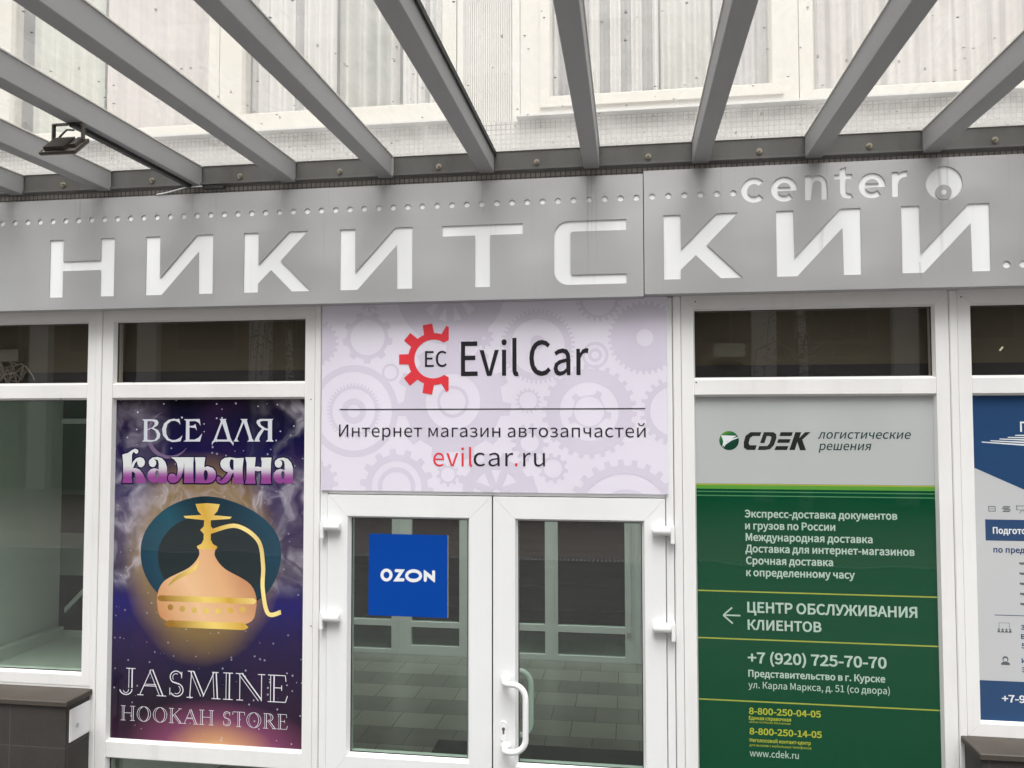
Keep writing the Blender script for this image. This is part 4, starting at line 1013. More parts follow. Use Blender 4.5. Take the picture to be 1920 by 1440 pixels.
curtain('bunched pale green drape in the window left of the pillar', -1.53, -1.20, [(0, (.50, .53, .49)), (.45, (.55, .57, .53)), (.7, (.46, .49, .45))], .21, 4, .045)
curtain('white curtain with thin grey stripes close to the ribbed pillar', -1.18, -.90, [(0, W_), (.45, D_), (.52, W_), (.75, D_), (.92, W_)], .16, 5, .015)
curtain('boldly striped grey and white curtain right of the ribbed pillar', -.40, .16, [(0, W_), (.45, D_), (.5, D_), (.95, W_)], .107, 12, .014)
curtain('plain greenish white curtain between the two striped ones', .17, .42, [(0, (.56, .58, .54)), (.5, (.52, .545, .50)), (.8, (.58, .59, .56))], .13, 4, .02)
curtain('white and lilac grey curtain next to the wide frame joint upstairs', .43, .71, [(0, (.56, .555, .57)), (.5, (.62, .61, .60)), (.8, (.50, .49, .51))], .13, 4, .02)
curtain('cream pleated curtain in the rightmost upper window', .86, 2.34, [(0, (.62, .60, .58)), (.3, (.44, .43, .425)), (.45, (.62, .60, .58)), (.7, (.50, .485, .475)), (.82, (.63, .61, .59))], .16, 17, .018)

# ------------------------------------------------------------------ stone plinths and access panel
mb = MB(); mb.box(-4.6, -2.812, -.186, .0, 0, .9545)
pl = obj('stone_plinth', mb, M['plinth'], None, (-3.7, -.1, 0))
tag(pl, 'dark stone clad plinth with granite cap under the left window', 'plinth', 'stone plinths')
obj('cap', MB().box(-4.62, -2.797, -.202, .001, .955, .983, .004), M['cap'], pl)
mb = MB(); mb.box(1.47, 2.8, -.186, .0, 0, .9495)
pr_ = obj('stone_plinth', mb, M['plinth'], None, (2.1, -.1, 0))
tag(pr_, 'dark stone clad plinth with granite cap below the blue poster', 'plinth', 'stone plinths')
obj('cap', MB().box(1.455, 2.82, -.202, .001, .95, .978, .004), M['cap'], pr_)
ap = obj('access_panel', MB().box(-2.8119, -2.805, -.162, -.006, .765, .928, .002), M['white_metal'], None, (-2.81, -.08, .85))
tag(ap, 'small white access panel on the side of the left stone plinth', 'access panel')
obj('panel_lock', MB().tube([(-2.805, -.11, .835), (-2.802, -.11, .835)], .012, 14), plain('grey_lock', (.45, .45, .45), .4), ap)
obj('panel_door', MB().box(-2.805, -2.8035, -.152, -.016, .776, .917, .001), M['white_metal'], ap)

# ------------------------------------------------------------------ sign panels with cut-out letters
SY = -.100
def lH(x, z0, z1): 
    a, b_, w_ = x, x + .372, .0775; m0, m1 = z0 + .1395, z0 + .1905
    return [[(a, z1), (a + w_, z1), (a + w_, m1), (b_ - w_, m1), (b_ - w_, z1), (b_, z1), (b_, z0), (b_ - w_, z0), (b_ - w_, m0), (a + w_, m0), (a + w_, z0), (a, z0)]]
def lI(x, z0, z1):
    w_ = .077
    return [[(x, z1), (x + w_, z1), (x + .079, z1 - .219), (x + .283, z1), (x + .371, z1), (x + .371, z0), (x + .371 - w_, z0), (x + .2915, z0 + .217), (x + .09, z0), (x, z0)]]
def lK(x, z0, z1):
    return [[(x, z1), (x + .078, z1), (x + .079, z1 - .165), (x + .244, z1), (x + .342, z1), (x + .198, z1 - .147), (x + .360, z0), (x + .260, z0), (x + .147, z0 + .112), (x + .077, z0 + .045), (x + .077, z0), (x, z0)]]
def lT(x, z0, z1):
    return [[(x, z1), (x + .399, z1), (x + .399, z1 - .052), (x + .239, z1 - .052), (x + .239, z0), (x + .163, z0), (x + .163, z1 - .052), (x, z1 - .052)]]
def lC(x, z0, z1):
    r = .07; o = []
    for i in range(8):
        a = PI / 2 + PI / 2 * i / 7; o.append((x + r + r * math.cos(a), z1 - r + r * math.sin(a)))
    for i in range(8):
        a = PI + PI / 2 * i / 7; o.append((x + r + r * math.cos(a), z0 + r + r * math.sin(a)))
    o += [(x + .344, z0), (x + .344, z0 + .048)]
    for i in range(5):
        a = -PI / 2 - PI / 2 * i / 4; o.append((x + .093 + .014 * math.cos(a), z0 + .062 + .014 * math.sin(a)))
    for i in range(5):
        a = PI - PI / 2 * i / 4; o.append((x + .093 + .014 * math.cos(a), z1 - .066 + .014 * math.sin(a)))
    o += [(x + .344, z1 - .052), (x + .344, z1)]
    return [o]
def pol(cx, cz, r, a): return (cx + r * math.cos(R(a)), cz + r * math.sin(R(a)))
def sm_c(cx, cz, r, w_):
    o = [pol(cx, cz, r, a) for a in range(42, 320, 11)] + [pol(cx, cz, r - w_, a) for a in range(318, 40, -11)]
    return [o]
def sm_e(cx, cz, r, w_):
    o = [pol(cx, cz, r, a) for a in range(-8, 318, 11)]
    o += [pol(cx, cz, r - w_, a) for a in range(318, 196, -11)] + [(cx + r - .001, cz - .008)]
    h = [pol(cx, cz, r - w_, a) for a in range(16, 170, 11)]
    return [o, h]
def sm_n(x, zb, zt):
    w_, r = .027, .0375; X = x + .099; o = [(x, zt), (x + w_, zt), (x + w_, zt - .012)]
    o += [pol(X - .042, zt - .042, .042, a) for a in range(100, -1, -14)]
    o += [(X, zb), (X - w_, zb)]
    o += [pol(X - .044, zt - .044, .019, a) for a in range(0, 181, 20)]
    o += [(x + w_, zb), (x, zb)]
    return [o]
def sm_t(x, zb, zt, ztop):
    w_ = .027; s_ = x + .024
    return [[(s_, ztop), (s_ + w_, ztop + .008), (s_ + w_, zt), (x + .078, zt), (x + .078, zt - .023), (s_ + w_, zt - .023), (s_ + w_, zb + .034), (s_ + w_ + .006, zb + .025), (s_ + w_ + .02, zb + .024), (x + .081, zb + .004), (s_ + .036, zb), (s_ + .012, zb + .006), (s_, zb + .026), (s_, zt - .023), (x, zt - .023), (x, zt), (s_, zt)]]
def sm_r(x, zb, zt):
    w_ = .027
    return [[(x, zt), (x + w_, zt), (x + w_, zt - .010), (x + .046, zt + .002), (x + .066, zt + .003), (x + .066, zt - .024), (x + .045, zt - .027), (x + .031, zt - .040), (x + w_, zt - .055), (x + w_, zb), (x, zb)]]

def sign_panel(label, x0, x1, z0, z1, letters, dots, extra=()):
    root = thing('sign_panel', label, 'sign', ((x0 + x1) / 2, SY, z0), 'silver sign panels')
    holes, islands = [], []
    for L in letters:
        holes.append(L[0])
        islands += L[1:]
    for (x, z, r) in dots: holes.append(circle(x, z, r, 20))
    for e in extra:
        holes.append(e[0]); islands += e[1:]
    mb = MB()
    mb.prism([[(x0, z0), (x1, z0), (x1, z1), (x0, z1)]] + holes, SY, SY + .003, back=True)
    # returned edges of the tray
    mb.box(x0, x1, SY + .0045, SY + .085, z1 - .004, z1); mb.box(x0, x1, SY + .0045, SY + .085, z0, z0 + .004)
    mb.box(x0, x0 + .004, SY + .0045, SY + .085, z0 + .0045, z1 - .0045); mb.box(x1 - .004, x1, SY + .0045, SY + .085, z0 + .0045, z1 - .0045)
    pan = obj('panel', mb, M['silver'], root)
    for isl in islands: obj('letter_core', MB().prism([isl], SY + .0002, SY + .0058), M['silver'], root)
    for L in list(letters) + list(extra):
        xs = [p[0] for p in L[0]]; zs = [p[1] for p in L[0]]
        o = offset_poly(L[0], .006 if area(L[0]) > 0 else -.006)
        obj('letter' if L in letters else 'emblem', MB().prism([o], SY + .006, SY + .009, back=True), M['acrylic'], root)
    for (x, z, r) in dots:
        obj('dot', MB().prism([circle(x, z, r + .006, 16)], SY + .0055, SY + .0085, back=True), M['acrylic'], root)
    return root
la, lb = 3.037, 3.343
rowd = [-3.311 + .07446 * i for i in range(52)]
dotr = .0145
dl_ = [(x, 3.443, dotr) for x in rowd if x < .06]
x = -3.311 - .07446
while x > -4.4:
    dl_.append((x, 3.443, dotr)); x -= .07446
sign_panel('left silver sign panel with six large cut-out letters below a dotted row', -4.60, .0705, 2.972, 3.556,
           [lH(-3.027, la, lb), lI(-2.4755, la, lb), lK(-1.936, la, lb), lI(-1.4245, la, lb), lT(-.903, la - .002, lb - .002), lC(-.353, la - .002, lb)], dl_)
la, lb = 3.048, 3.354
dr_ = [(x, 3.445, dotr) for x in rowd if .1 < x < .5] + [(1.658, 3.076, .0165), (1.726, 3.0765, .0165), (1.794, 3.077, .0165), (1.862, 3.0775, .0165)]
E1 = sm_c(.580, 3.4555, .0585, .029)
emb = [circle(1.407, 3.452, .078, 40), circle(1.4045, 3.4115, .034, 28)]
sr_ = sign_panel('right silver sign panel with three large letters and the small word center', .0745, 2.70, 2.981, 3.569,
           [lK(.1655, la, lb), lI(.677, la, lb), lI(1.2225, la + .001, lb + .001), E1, sm_e(.7145, 3.4545, .0585, .028), sm_n(.8065, 3.3985, 3.513), sm_t(.937, 3.3985, 3.512, 3.537), sm_e(1.100, 3.4545, .0585, .028), sm_r(1.186, 3.3985, 3.513)], dr_, [emb])
obj('emblem_dot', MB().prism([circle(1.4045, 3.411, .0115, 18)], SY - .0004, SY + .0002), M['acrylic'], sr_)

# ------------------------------------------------------------------ canopy
CP = thing('glass_canopy', 'grey steel canopy of parallel rafters under grimy glass above the sign', 'canopy', (-1, -2.5, 3.6))
YE = -5.2
mb = MB()
bx0, bx1 = -5.8, 3.5
mb.box(bx0, bx1, -.055, -.0310, 3.612, 3.712)                # web
mb.box(bx0, bx1, -.074, -.0555, 3.612, 3.620, .001)              # lower flange
beam = obj('wall_beam', mb, M['beam'], CP)
M['tape'] = plain('white_seal_and_light_line', (.7, .68, .64), .6)  # also colours the painted light line along the rafter tops
cen = [-1.2025 + .5147 * i for i in range(-8, 9)]
for i, c in enumerate(cen):
    r_ = obj('rafter', MB().box(c - .0375, c + .0375, YE, -.0795 + .0205, 3.606, 3.7055, .003), M['rafter'], CP)
    obj('light_line_strip', MB().box(c - .042, c + .042, YE, -.06, 3.7062, 3.7118), M['tape'], CP)  # white strip imitates light slipping between rafter and glazing
    if i == 9: obj('seal', MB().box(c + .0422, c + .048, YE, -.06, 3.688, 3.7118), M['gasket'], CP)
    if i == 8: obj('end_plate', MB().box(c + .0378, c + .0410, -.088, -.060, 3.61, 3.70), stained('chipped_white_paint', (.55, .54, .52), (.2, .19, .17), .6, amt=.8), CP)
for i in range(len(cen) - 1):
    a, b_ = cen[i] + .002, cen[i + 1] - .002
    obj('glass_panel', MB().box(a, b_, YE, -.0285, 3.7125, 3.7185), M['canopy_glass'], CP)
    mx = (cen[i] + cen[i + 1]) / 2 + (.014 if i % 3 else -.01)
    m2 = MB().tube([(mx, -.0545, 3.652), (mx, -.060, 3.652)], .0135, 14)
    m2.tube([(mx, -.060, 3.652), (mx, -.070, 3.652)], .009, 6); m2.tube([(mx, -.069, 3.652), (mx, -.078, 3.652)], .0045, 8)
    obj('bolt', m2, M['bolt'], beam)
obj('front_beam', MB().box(bx0, bx1, YE - .062, YE - .002, 3.596, 3.712, .003), M['rafter'], CP)
obj('glazing_strip', MB().box(bx0, bx1, -.060, -.0310, 3.7122, 3.7124), M['tape'], CP)

# ------------------------------------------------------------------ floodlight, its channel and a loose cable
FL = thing('floodlight', 'small dark finned floodlight hanging from a rafter over the sign', 'floodlight', (-2.245, -1.02, 3.48))
ax = Vector((1, 0, 0)); ay = Vector((0, .735, .678)); an = Vector((0, -.678, .735))
O = Vector((-2.262, -.995, 3.504))
def lp(u_, v_, w_): return O + ax * u_ + ay * v_ + an * w_
def slab(mb, u0, u1, v0, v1, w0, w1):
    vs = [lp(a, b_, c_) for c_ in (w0, w1) for b_ in (v0, v1) for a in (u0, u1)]
    mb.add(vs, [(0, 2, 3, 1), (4, 5, 7, 6), (0, 1, 5, 4), (1, 3, 7, 5), (3, 2, 6, 7), (2, 0, 4, 6)])
mb = MB()
slab(mb, -.078, .078, -.055, .055, -.012, .0)
obj('housing', mb, plain('worn_brown_metal', (.17, .145, .12), .5, .2), FL)
mb = MB()
slab(mb, -.080, .080, -.057, -.052, -.006, .003); slab(mb, -.080, .080, .052, .057, -.006, .003)
slab(mb, -.080, -.0745, -.052, .052, -.006, .003); slab(mb, .0745, .080, -.052, .052, -.006, .003)
obj('rim', mb, plain('worn_rim', (.06, .05, .042), .5, .3), FL)
mb = MB()
for i in range(10):
    u_ = -.058 + .0095 * i
    slab(mb, u_, u_ + .0032, -.046, .046, .0002, .020)
obj('heat_sink', mb, M['lamp_metal'], FL)
mb = MB(); slab(mb, .042, .066, -.02, .046, .0002, .016)
obj('driver_box', mb, M['lamp_metal'], FL)
mb = MB(); slab(mb, -.070, .070, -.048, .048, -.0135, -.0122)
obj('lens', mb, plain('lens_glass', (.5, .5, .48), .2), FL)
mb = MB()
L0, L1 = lp(-.066, .035, .004), lp(.066, .035, .004)
for q in (L0, L1):
    mb.box(q.x - .003, q.x + .003, q.y - .009, q.y + .009, q.z, 3.600)
mb.box(L0.x - .003, L1.x + .003, L0.y - .009, L0.y + .009, 3.600, 3.6055)
obj('bracket', mb, M['lamp_metal'], FL)
mb = MB().tube([(L0.x + .006, L0.y + .01, L0.z + .004), (L0.x + .012, L0.y + .02, L0.z + .03), (L0.x + .035, L0.y + .03, L0.z + .062), (L0.x + .062, L0.y + .04, 3.593)], .004, 8)
obj('power_cord', mb, M['black'], FL)
cc = cen[6] - .006
cb = obj('cable_channel', MB().box(cc - .013, cc + .013, -.985, -.10, 3.588, 3.6055, .002), M['black'], None, (cc, -.5, 3.59))
tag(cb, 'black cable channel running under the rafter from the floodlight', 'cable channel')
cw = obj('loose_cable', MB().tube([(-2.42, -.103, 3.561), (-2.37, -.106, 3.566), (-2.30, -.108, 3.580), (-2.25, -.11, 3.590), (-2.17, -.10, 3.594)], .0032, 6), M['vinyl_white'], None, (-2.3, -.1, 3.57))
tag(cw, 'thin loose white cable lying along the top edge of the sign', 'cable')
cbk = obj('cable_bracket', MB().box(-2.165, -2.055, -.098, -.079, 3.579, 3.594, .002), M['black'], None, (-2.1, -.09, 3.58))
tag(cbk, 'short black bracket fixed below the beam where the channel ends', 'bracket')

# ------------------------------------------------------------------ banner over the door
BX0, BX1, BZ0, BZ1, BY = -1.5505, .1800, 2.0345, 2.981, -.012
bn = thing('shop_banner', 'pale lilac gear patterned banner with red half gear emblem above the white doors', 'banner', ((BX0 + BX1) / 2, BY, BZ0))
obj('board', MB().box(BX0, BX1, BY, -.0015, BZ0, BZ1, .0006), M['bannerbg'], bn)
kx = 1.8663 / 1920
def bz(zx, zy): return (-1.6208 + zx * kx, 3.0125 - zy * .00097)
def gear(cx, cy, body, tip, n, hole=0, half=None, ph=0.0, w_=.5):
    c = bz(cx, cy); o = []
    for i in range(n):
        a0 = ph + 2 * PI * i / n; s_ = 2 * PI / n
        o += [(c[0] + body * kx * math.cos(a0), c[1] + body * kx * math.sin(a0)), (c[0] + body * kx * math.cos(a0 + s_ * (1 - w_)), c[1] + body * kx * math.sin(a0 + s_ * (1 - w_)))]
        o += [(c[0] + tip * kx * math.cos(a0 + s_ * (1 - w_ * .85)), c[1] + tip * kx * math.sin(a0 + s_ * (1 - w_ * .85))), (c[0] + tip * kx * math.cos(a0 + s_ * (1 - w_ * .15)), c[1] + tip * kx * math.sin(a0 + s_ * (1 - w_ * .15)))]
    q = [clip_rect(o, BX0 + .001, BX1 - .001, BZ0 + .001, BZ1 - .001)]
    if hole:
        h = clip_rect(circle(c[0], c[1], hole * kx, 48), BX0 + .0015, BX1 - .0015, BZ0 + .0015, BZ1 - .0015)
        if len(h) > 2: q.append(h)
    return q
def ring(cx, cy, r, h):
    return gear(cx, cy, r, r, 24, h)
gl_ = [gear(320, 212, 115, 136, 9, 92), ring(248, 595, 240, 205), gear(248, 595, 132, 146, 44, 115), ring(248, 595, 66, 34), gear(775, 548, 258, 302, 11, 142), ring(775, 548, 82, 66),
       gear(1210, 270, 172, 190, 48, 138), gear(1210, 250, 36, 36, 20), gear(1745, 235, 166, 182, 36, 42), gear(1468, 600, 214, 236, 26, 146), gear(1468, 600, 88, 112, 5, 74, w_=.3), gear(480, 985, 166, 196, 14, 132), ring(480, 985, 100, 76),
       gear(750, 920, 46, 60, 9, 36), gear(1287, 885, 60, 76, 10, 46), gear(1163, 545, 52, 64, 16, 45), ring(1500, 318, 66, 52), ring(1500, 318, 34, 18), ring(445, 395, 46, 34), ring(760, -30, 285, 165), gear(1000, 1010, 175, 205, 13, 118), gear(40, 235, 108, 124, 22, 0),
       gear(1890, 600, 150, 172, 24, 122), gear(1520, 35, 96, 116, 22, 82), gear(935, 225, 40, 54, 9, 14), gear(1640, 1130, 262, 292, 26, 222), ring(1650, 1150, 165, 110), gear(1170, 755, 70, 96, 12, 46), gear(330, 20, 40, 60, 9, 20), gear(60, 960, 84, 108, 12, 0), gear(1150, 1000, 60, 60, 18, 24)]
mb = MB()
for i, g in enumerate(gl_):
    if len(g[0]) > 2: mb.prism(g, BY - .00025 - .00002 * i, BY - .00025 - .00002 * i)
# spokes of the wheel cut by the lower edge and of the wheel at the top
for (cx, cy, r0, r1, angs, wd) in ((1000, 1010, 20, 150, (20, 70, 112, 160), 34), (760, -30, 30, 200, (-62, -90, -118, -150, -30), 40), (935, 225, 8, 44, (0, 45, 90, 135, 180, 225, 270, 315), 9)):
    c = bz(cx, cy)
    for k, a in enumerate(angs):
        d = Vector((math.cos(R(a)), math.sin(R(a)))); nn = Vector((-d.y, d.x)) * wd * kx / 2
        q = [c[0] + d.x * r0 * kx, c[1] + d.y * r0 * kx, c[0] + d.x * r1 * kx, c[1] + d.y * r1 * kx]
        qq = clip_rect([(q[0] - nn.x, q[1] - nn.y), (q[2] - nn.x, q[3] - nn.y), (q[2] + nn.x, q[3] + nn.y), (q[0] + nn.x, q[1] + nn.y)], BX0 + .001, BX1 - .001, BZ0 + .001, BZ1 - .001)
        if len(qq) > 2: mb.prism([qq], BY - .0009 - .00001 * k, BY - .0009 - .00001 * k)
obj('gear_pattern', mb, M['gearink'], bn)
TY = BY - .0011
# red half gear of the logo
gc = (-.9673, 2.6945); ri, rb, rt_ = .0972, .130, .178
o = []
cut = -.8888
for k in range(-2, 3):
    pass
pts = []
for k in range(9):
    a0 = 60 + 40 * k
    if a0 > 300: break
    for da, r_ in ((-11.5, rb), (-8.0, rt_), (8.0, rt_), (11.5, rb)): pts.append((gc[0] + r_ * math.cos(R(a0 + da)), gc[1] + r_ * math.sin(R(a0 + da))))
    if a0 < 300:
        for da in (16, 20, 24): pts.append((gc[0] + rb * math.cos(R(a0 + da)), gc[1] + rb * math.sin(R(a0 + da))))
pts += [(gc[0] + ri * math.cos(R(a)), gc[1] + ri * math.sin(R(a))) for a in range(305, 54, -8)]
pts = clip_rect(pts, -2, cut, 0, 4)
obj('logo', MB().prism([pts], TY - .0006, TY), M['red'], bn)
c_ = circle(gc[0], gc[1], ri + .0005, 40)
obj('title_lettering', text(MB(), BAN[0], TY, GA, bold=3, space=70), M['bantext'], bn)
obj('logo_lettering', text(MB(), BAN[1], TY, GA, bold=2), M['bantext'], bn)
obj('text_line', text(MB(), BAN[2], TY, GA, bold=-1, space=75, track=4), M['bantext'], bn)
for i, b_, k, mt in ((3, -1, 10, 'red'), (4, -1, 10, 'bantext'), (5, 3, 0, 'red'), (6, -1, 14, 'bantext')):
    obj('web_address', text(MB(), BAN[i], TY, GA, bold=b_, track=k), M[mt], bn)
obj('rule', MB().box(-1.4535, .0752, TY - .0006, TY, 2.4412, 2.4462), M['bantext'], bn)

# ------------------------------------------------------------------ OZON plate on the left door pane
oz = polys(OZCARD)[0]
op = thing('blue_plate', 'square blue plate with white lettering on the glass of the left door', 'sign', (-1.2, .02, 1.5))
obj('plate', MB().prism([oz[::-1] if area(oz) < 0 else oz], .0155, .0205, back=True), M['ozon'], op)
mb = MB()
for q in OZON: mb.prism(polys(q), .0149, .0155)
obj('lettering', mb, M['vinyl_white'], op)
e = MB(); ex = [p[0] for p in oz]; 
e.add([(oz[1][0], .0153, oz[1][1]), (oz[2][0], .0153, oz[2][1]), (oz[2][0] + .004, .0203, oz[2][1]), (oz[1][0] + .004, .0203, oz[1][1])], [(0, 1, 2, 3)])
obj('edge', e, M['chrome'], op)

# ------------------------------------------------------------------ posters (prints seen in the shop panes)
PY = .0265
# smoky purple poster
pp = thing('poster', 'dark purple smoky poster with gold water pipe left of the doors', 'poster', (-2.18, PY, .716), 'window posters')
X0, X1, Z0, Z1 = -2.7135, -1.6535, .7245, 2.4985
obj('print', MB().box(X0, X1, PY, PY + .0015, Z0, Z1), M['poster'], pp)
def pu(u_, v_): return (X0 + (X1 - X0) * u_, Z0 + (Z1 - Z0) * v_)
def spl(pts, n=6):
    """closed smooth outline through points"""
    o = []; L = len(pts)
    for i in range(L):
        p0, p1, p2, p3 = (Vector(pts[(i + k) % L]) for k in (-1, 0, 1, 2))
        for s_ in range(n):
            t_ = s_ / n
            q = .5 * ((2 * p1) + (p2 - p0) * t_ + (2 * p0 - 5 * p1 + 4 * p2 - p3) * t_ * t_ + (3 * p1 - p0 - 3 * p2 + p3) * t_ ** 3)
            o.append((q.x, q.y))
    return o
def lathe2(cx, prof):
    return [(cx + r, v_) for r, v_ in prof] + [(cx - r, v_) for r, v_ in prof[::-1]]
# generic water-pipe ornament in place of the drawn figure
mb = MB().prism([spl([pu(.5, .715), pu(.30, .685), pu(.17, .61), pu(.15, .52), pu(.22, .44), pu(.36, .395), pu(.64, .395), pu(.80, .43), pu(.88, .52), pu(.86, .61), pu(.72, .68)])], PY - .0001, PY - .0001)
obj('backdrop_shape', mb, M['teal_art'], pp)
mb = MB().prism([spl([pu(.52, .66), pu(.33, .63), pu(.24, .55), pu(.30, .455), pu(.52, .42), pu(.75, .455), pu(.80, .55), pu(.70, .63)])], PY - .0002, PY - .0002)
obj('inner_shape', mb, M['night_art'], pp)
cx = pu(.50, 0)[0]; zz = lambda v_: pu(0, v_)[1]
mb = MB().prism([spl([(cx + .20, zz(.345)), (cx + .275, zz(.395)), (cx + .245, zz(.46)), (cx + .10, zz(.505)), (cx + .045, zz(.54)), (cx + .040, zz(.565)), (cx - .040, zz(.565)), (cx - .045, zz(.54)), (cx - .10, zz(.505)), (cx - .245, zz(.46)), (cx - .275, zz(.395)), (cx - .20, zz(.345))], 6)], PY - .0003, PY - .0003)
obj('vase_shape', mb, M['peach_art'], pp)
mb = MB()
k_ = [0]
def ap_(poly):
    k_[0] += 1; mb.prism([poly], PY - .0004 - .00002 * k_[0], PY - .0004 - .00002 * k_[0])
ap_(lathe2(cx, [(.21, zz(.330)), (.235, zz(.338)), (.21, zz(.350))]))
ap_(lathe2(cx, [(.05, zz(.560)), (.058, zz(.568)), (.032, zz(.576)), (.020, zz(.588)), (.020, zz(.605)), (.040, zz(.616)), (.020, zz(.627)), (.018, zz(.645)), (.125, zz(.650)), (.135, zz(.656)), (.034, zz(.660)), (.055, zz(.672)), (.068, zz(.692)), (.0, zz(.695))]))
ap_(lathe2(cx, [(.262, zz(.405)), (.272, zz(.410)), (.276, zz(.416)), (.262, zz(.422))]))
ap_(spl([(cx - .16, zz(.47)), (cx - .06, zz(.50)), (cx - .045, zz(.535)), (cx - .07, zz(.51)), (cx - .17, zz(.48)), (cx - .215, zz(.45))], 4))
for k in range(7):
    ap_(circle(cx - .20 + k * .0667, zz(.388) - .012 * math.sin(k / 6 * PI), .016, 12))
hose = [Vector((cx + .02, 0, zz(.612))), Vector((cx + .16, 0, zz(.63))), Vector((cx + .28, 0, zz(.59))), Vector((cx + .31, 0, zz(.52))), Vector((cx + .31, 0, zz(.45))), Vector((cx + .34, 0, zz(.38))), Vector((cx + .41, 0, zz(.385)))]
L_, R_ = [], []
N = 40
def cr(t_):
    i = min(int(t_), len(hose) - 2); f = t_ - i
    p0, p1, p2, p3 = hose[max(i - 1, 0)], hose[i], hose[i + 1], hose[min(i + 2, len(hose) - 1)]
    return .5 * ((2 * p1) + (p2 - p0) * f + (2 * p0 - 5 * p1 + 4 * p2 - p3) * f * f + (3 * p1 - p0 - 3 * p2 + p3) * f ** 3)
for i in range(N + 1):
    t_ = (len(hose) - 1) * i / N * .9999; p = cr(t_); d = (cr(min(t_ + .01, len(hose) - 1.0001)) - cr(max(t_ - .01, 0))).normalized()
    nn = Vector((-d.z, 0, d.x)) * .011
    L_.append((p.x + nn.x, p.z + nn.z)); R_.append((p.x - nn.x, p.z - nn.z))
ap_(L_ + R_[::-1])
obj('pipe_shape', mb, M['gold_art'], pp)
mb = MB()
for q in VSE: mb.prism(polys(q), PY - .0008, PY - .0005)
obj('headline_lettering', mb, plain('pale_grey_letter_print', (.60, .62, .68), .5, coat=1.0, var=.02, coatr=.015), pp)
mb = MB(); mb2 = MB()
NAVYP = film('navy_outline_print', (.014, .010, .045))
for i, q in enumerate(KAL):
    P_ = polys(q)
    mb.prism(P_, PY - .0012, PY - .0009)
    o = P_[0]; s_ = 1 if area(o) > 0 else -1
    obj('letter_shadow', MB().prism([offset_poly(o, .007 * s_)], PY - .0006 - .00003 * i, PY - .0006 - .00003 * i), NAVYP, pp)
obj('outlined_lettering', mb, M['kaltext'], pp)
SILV = plain('silver_letter_print', (.74, .73, .78), .5, coat=.8, spec=0, var=.02, coatr=.015)
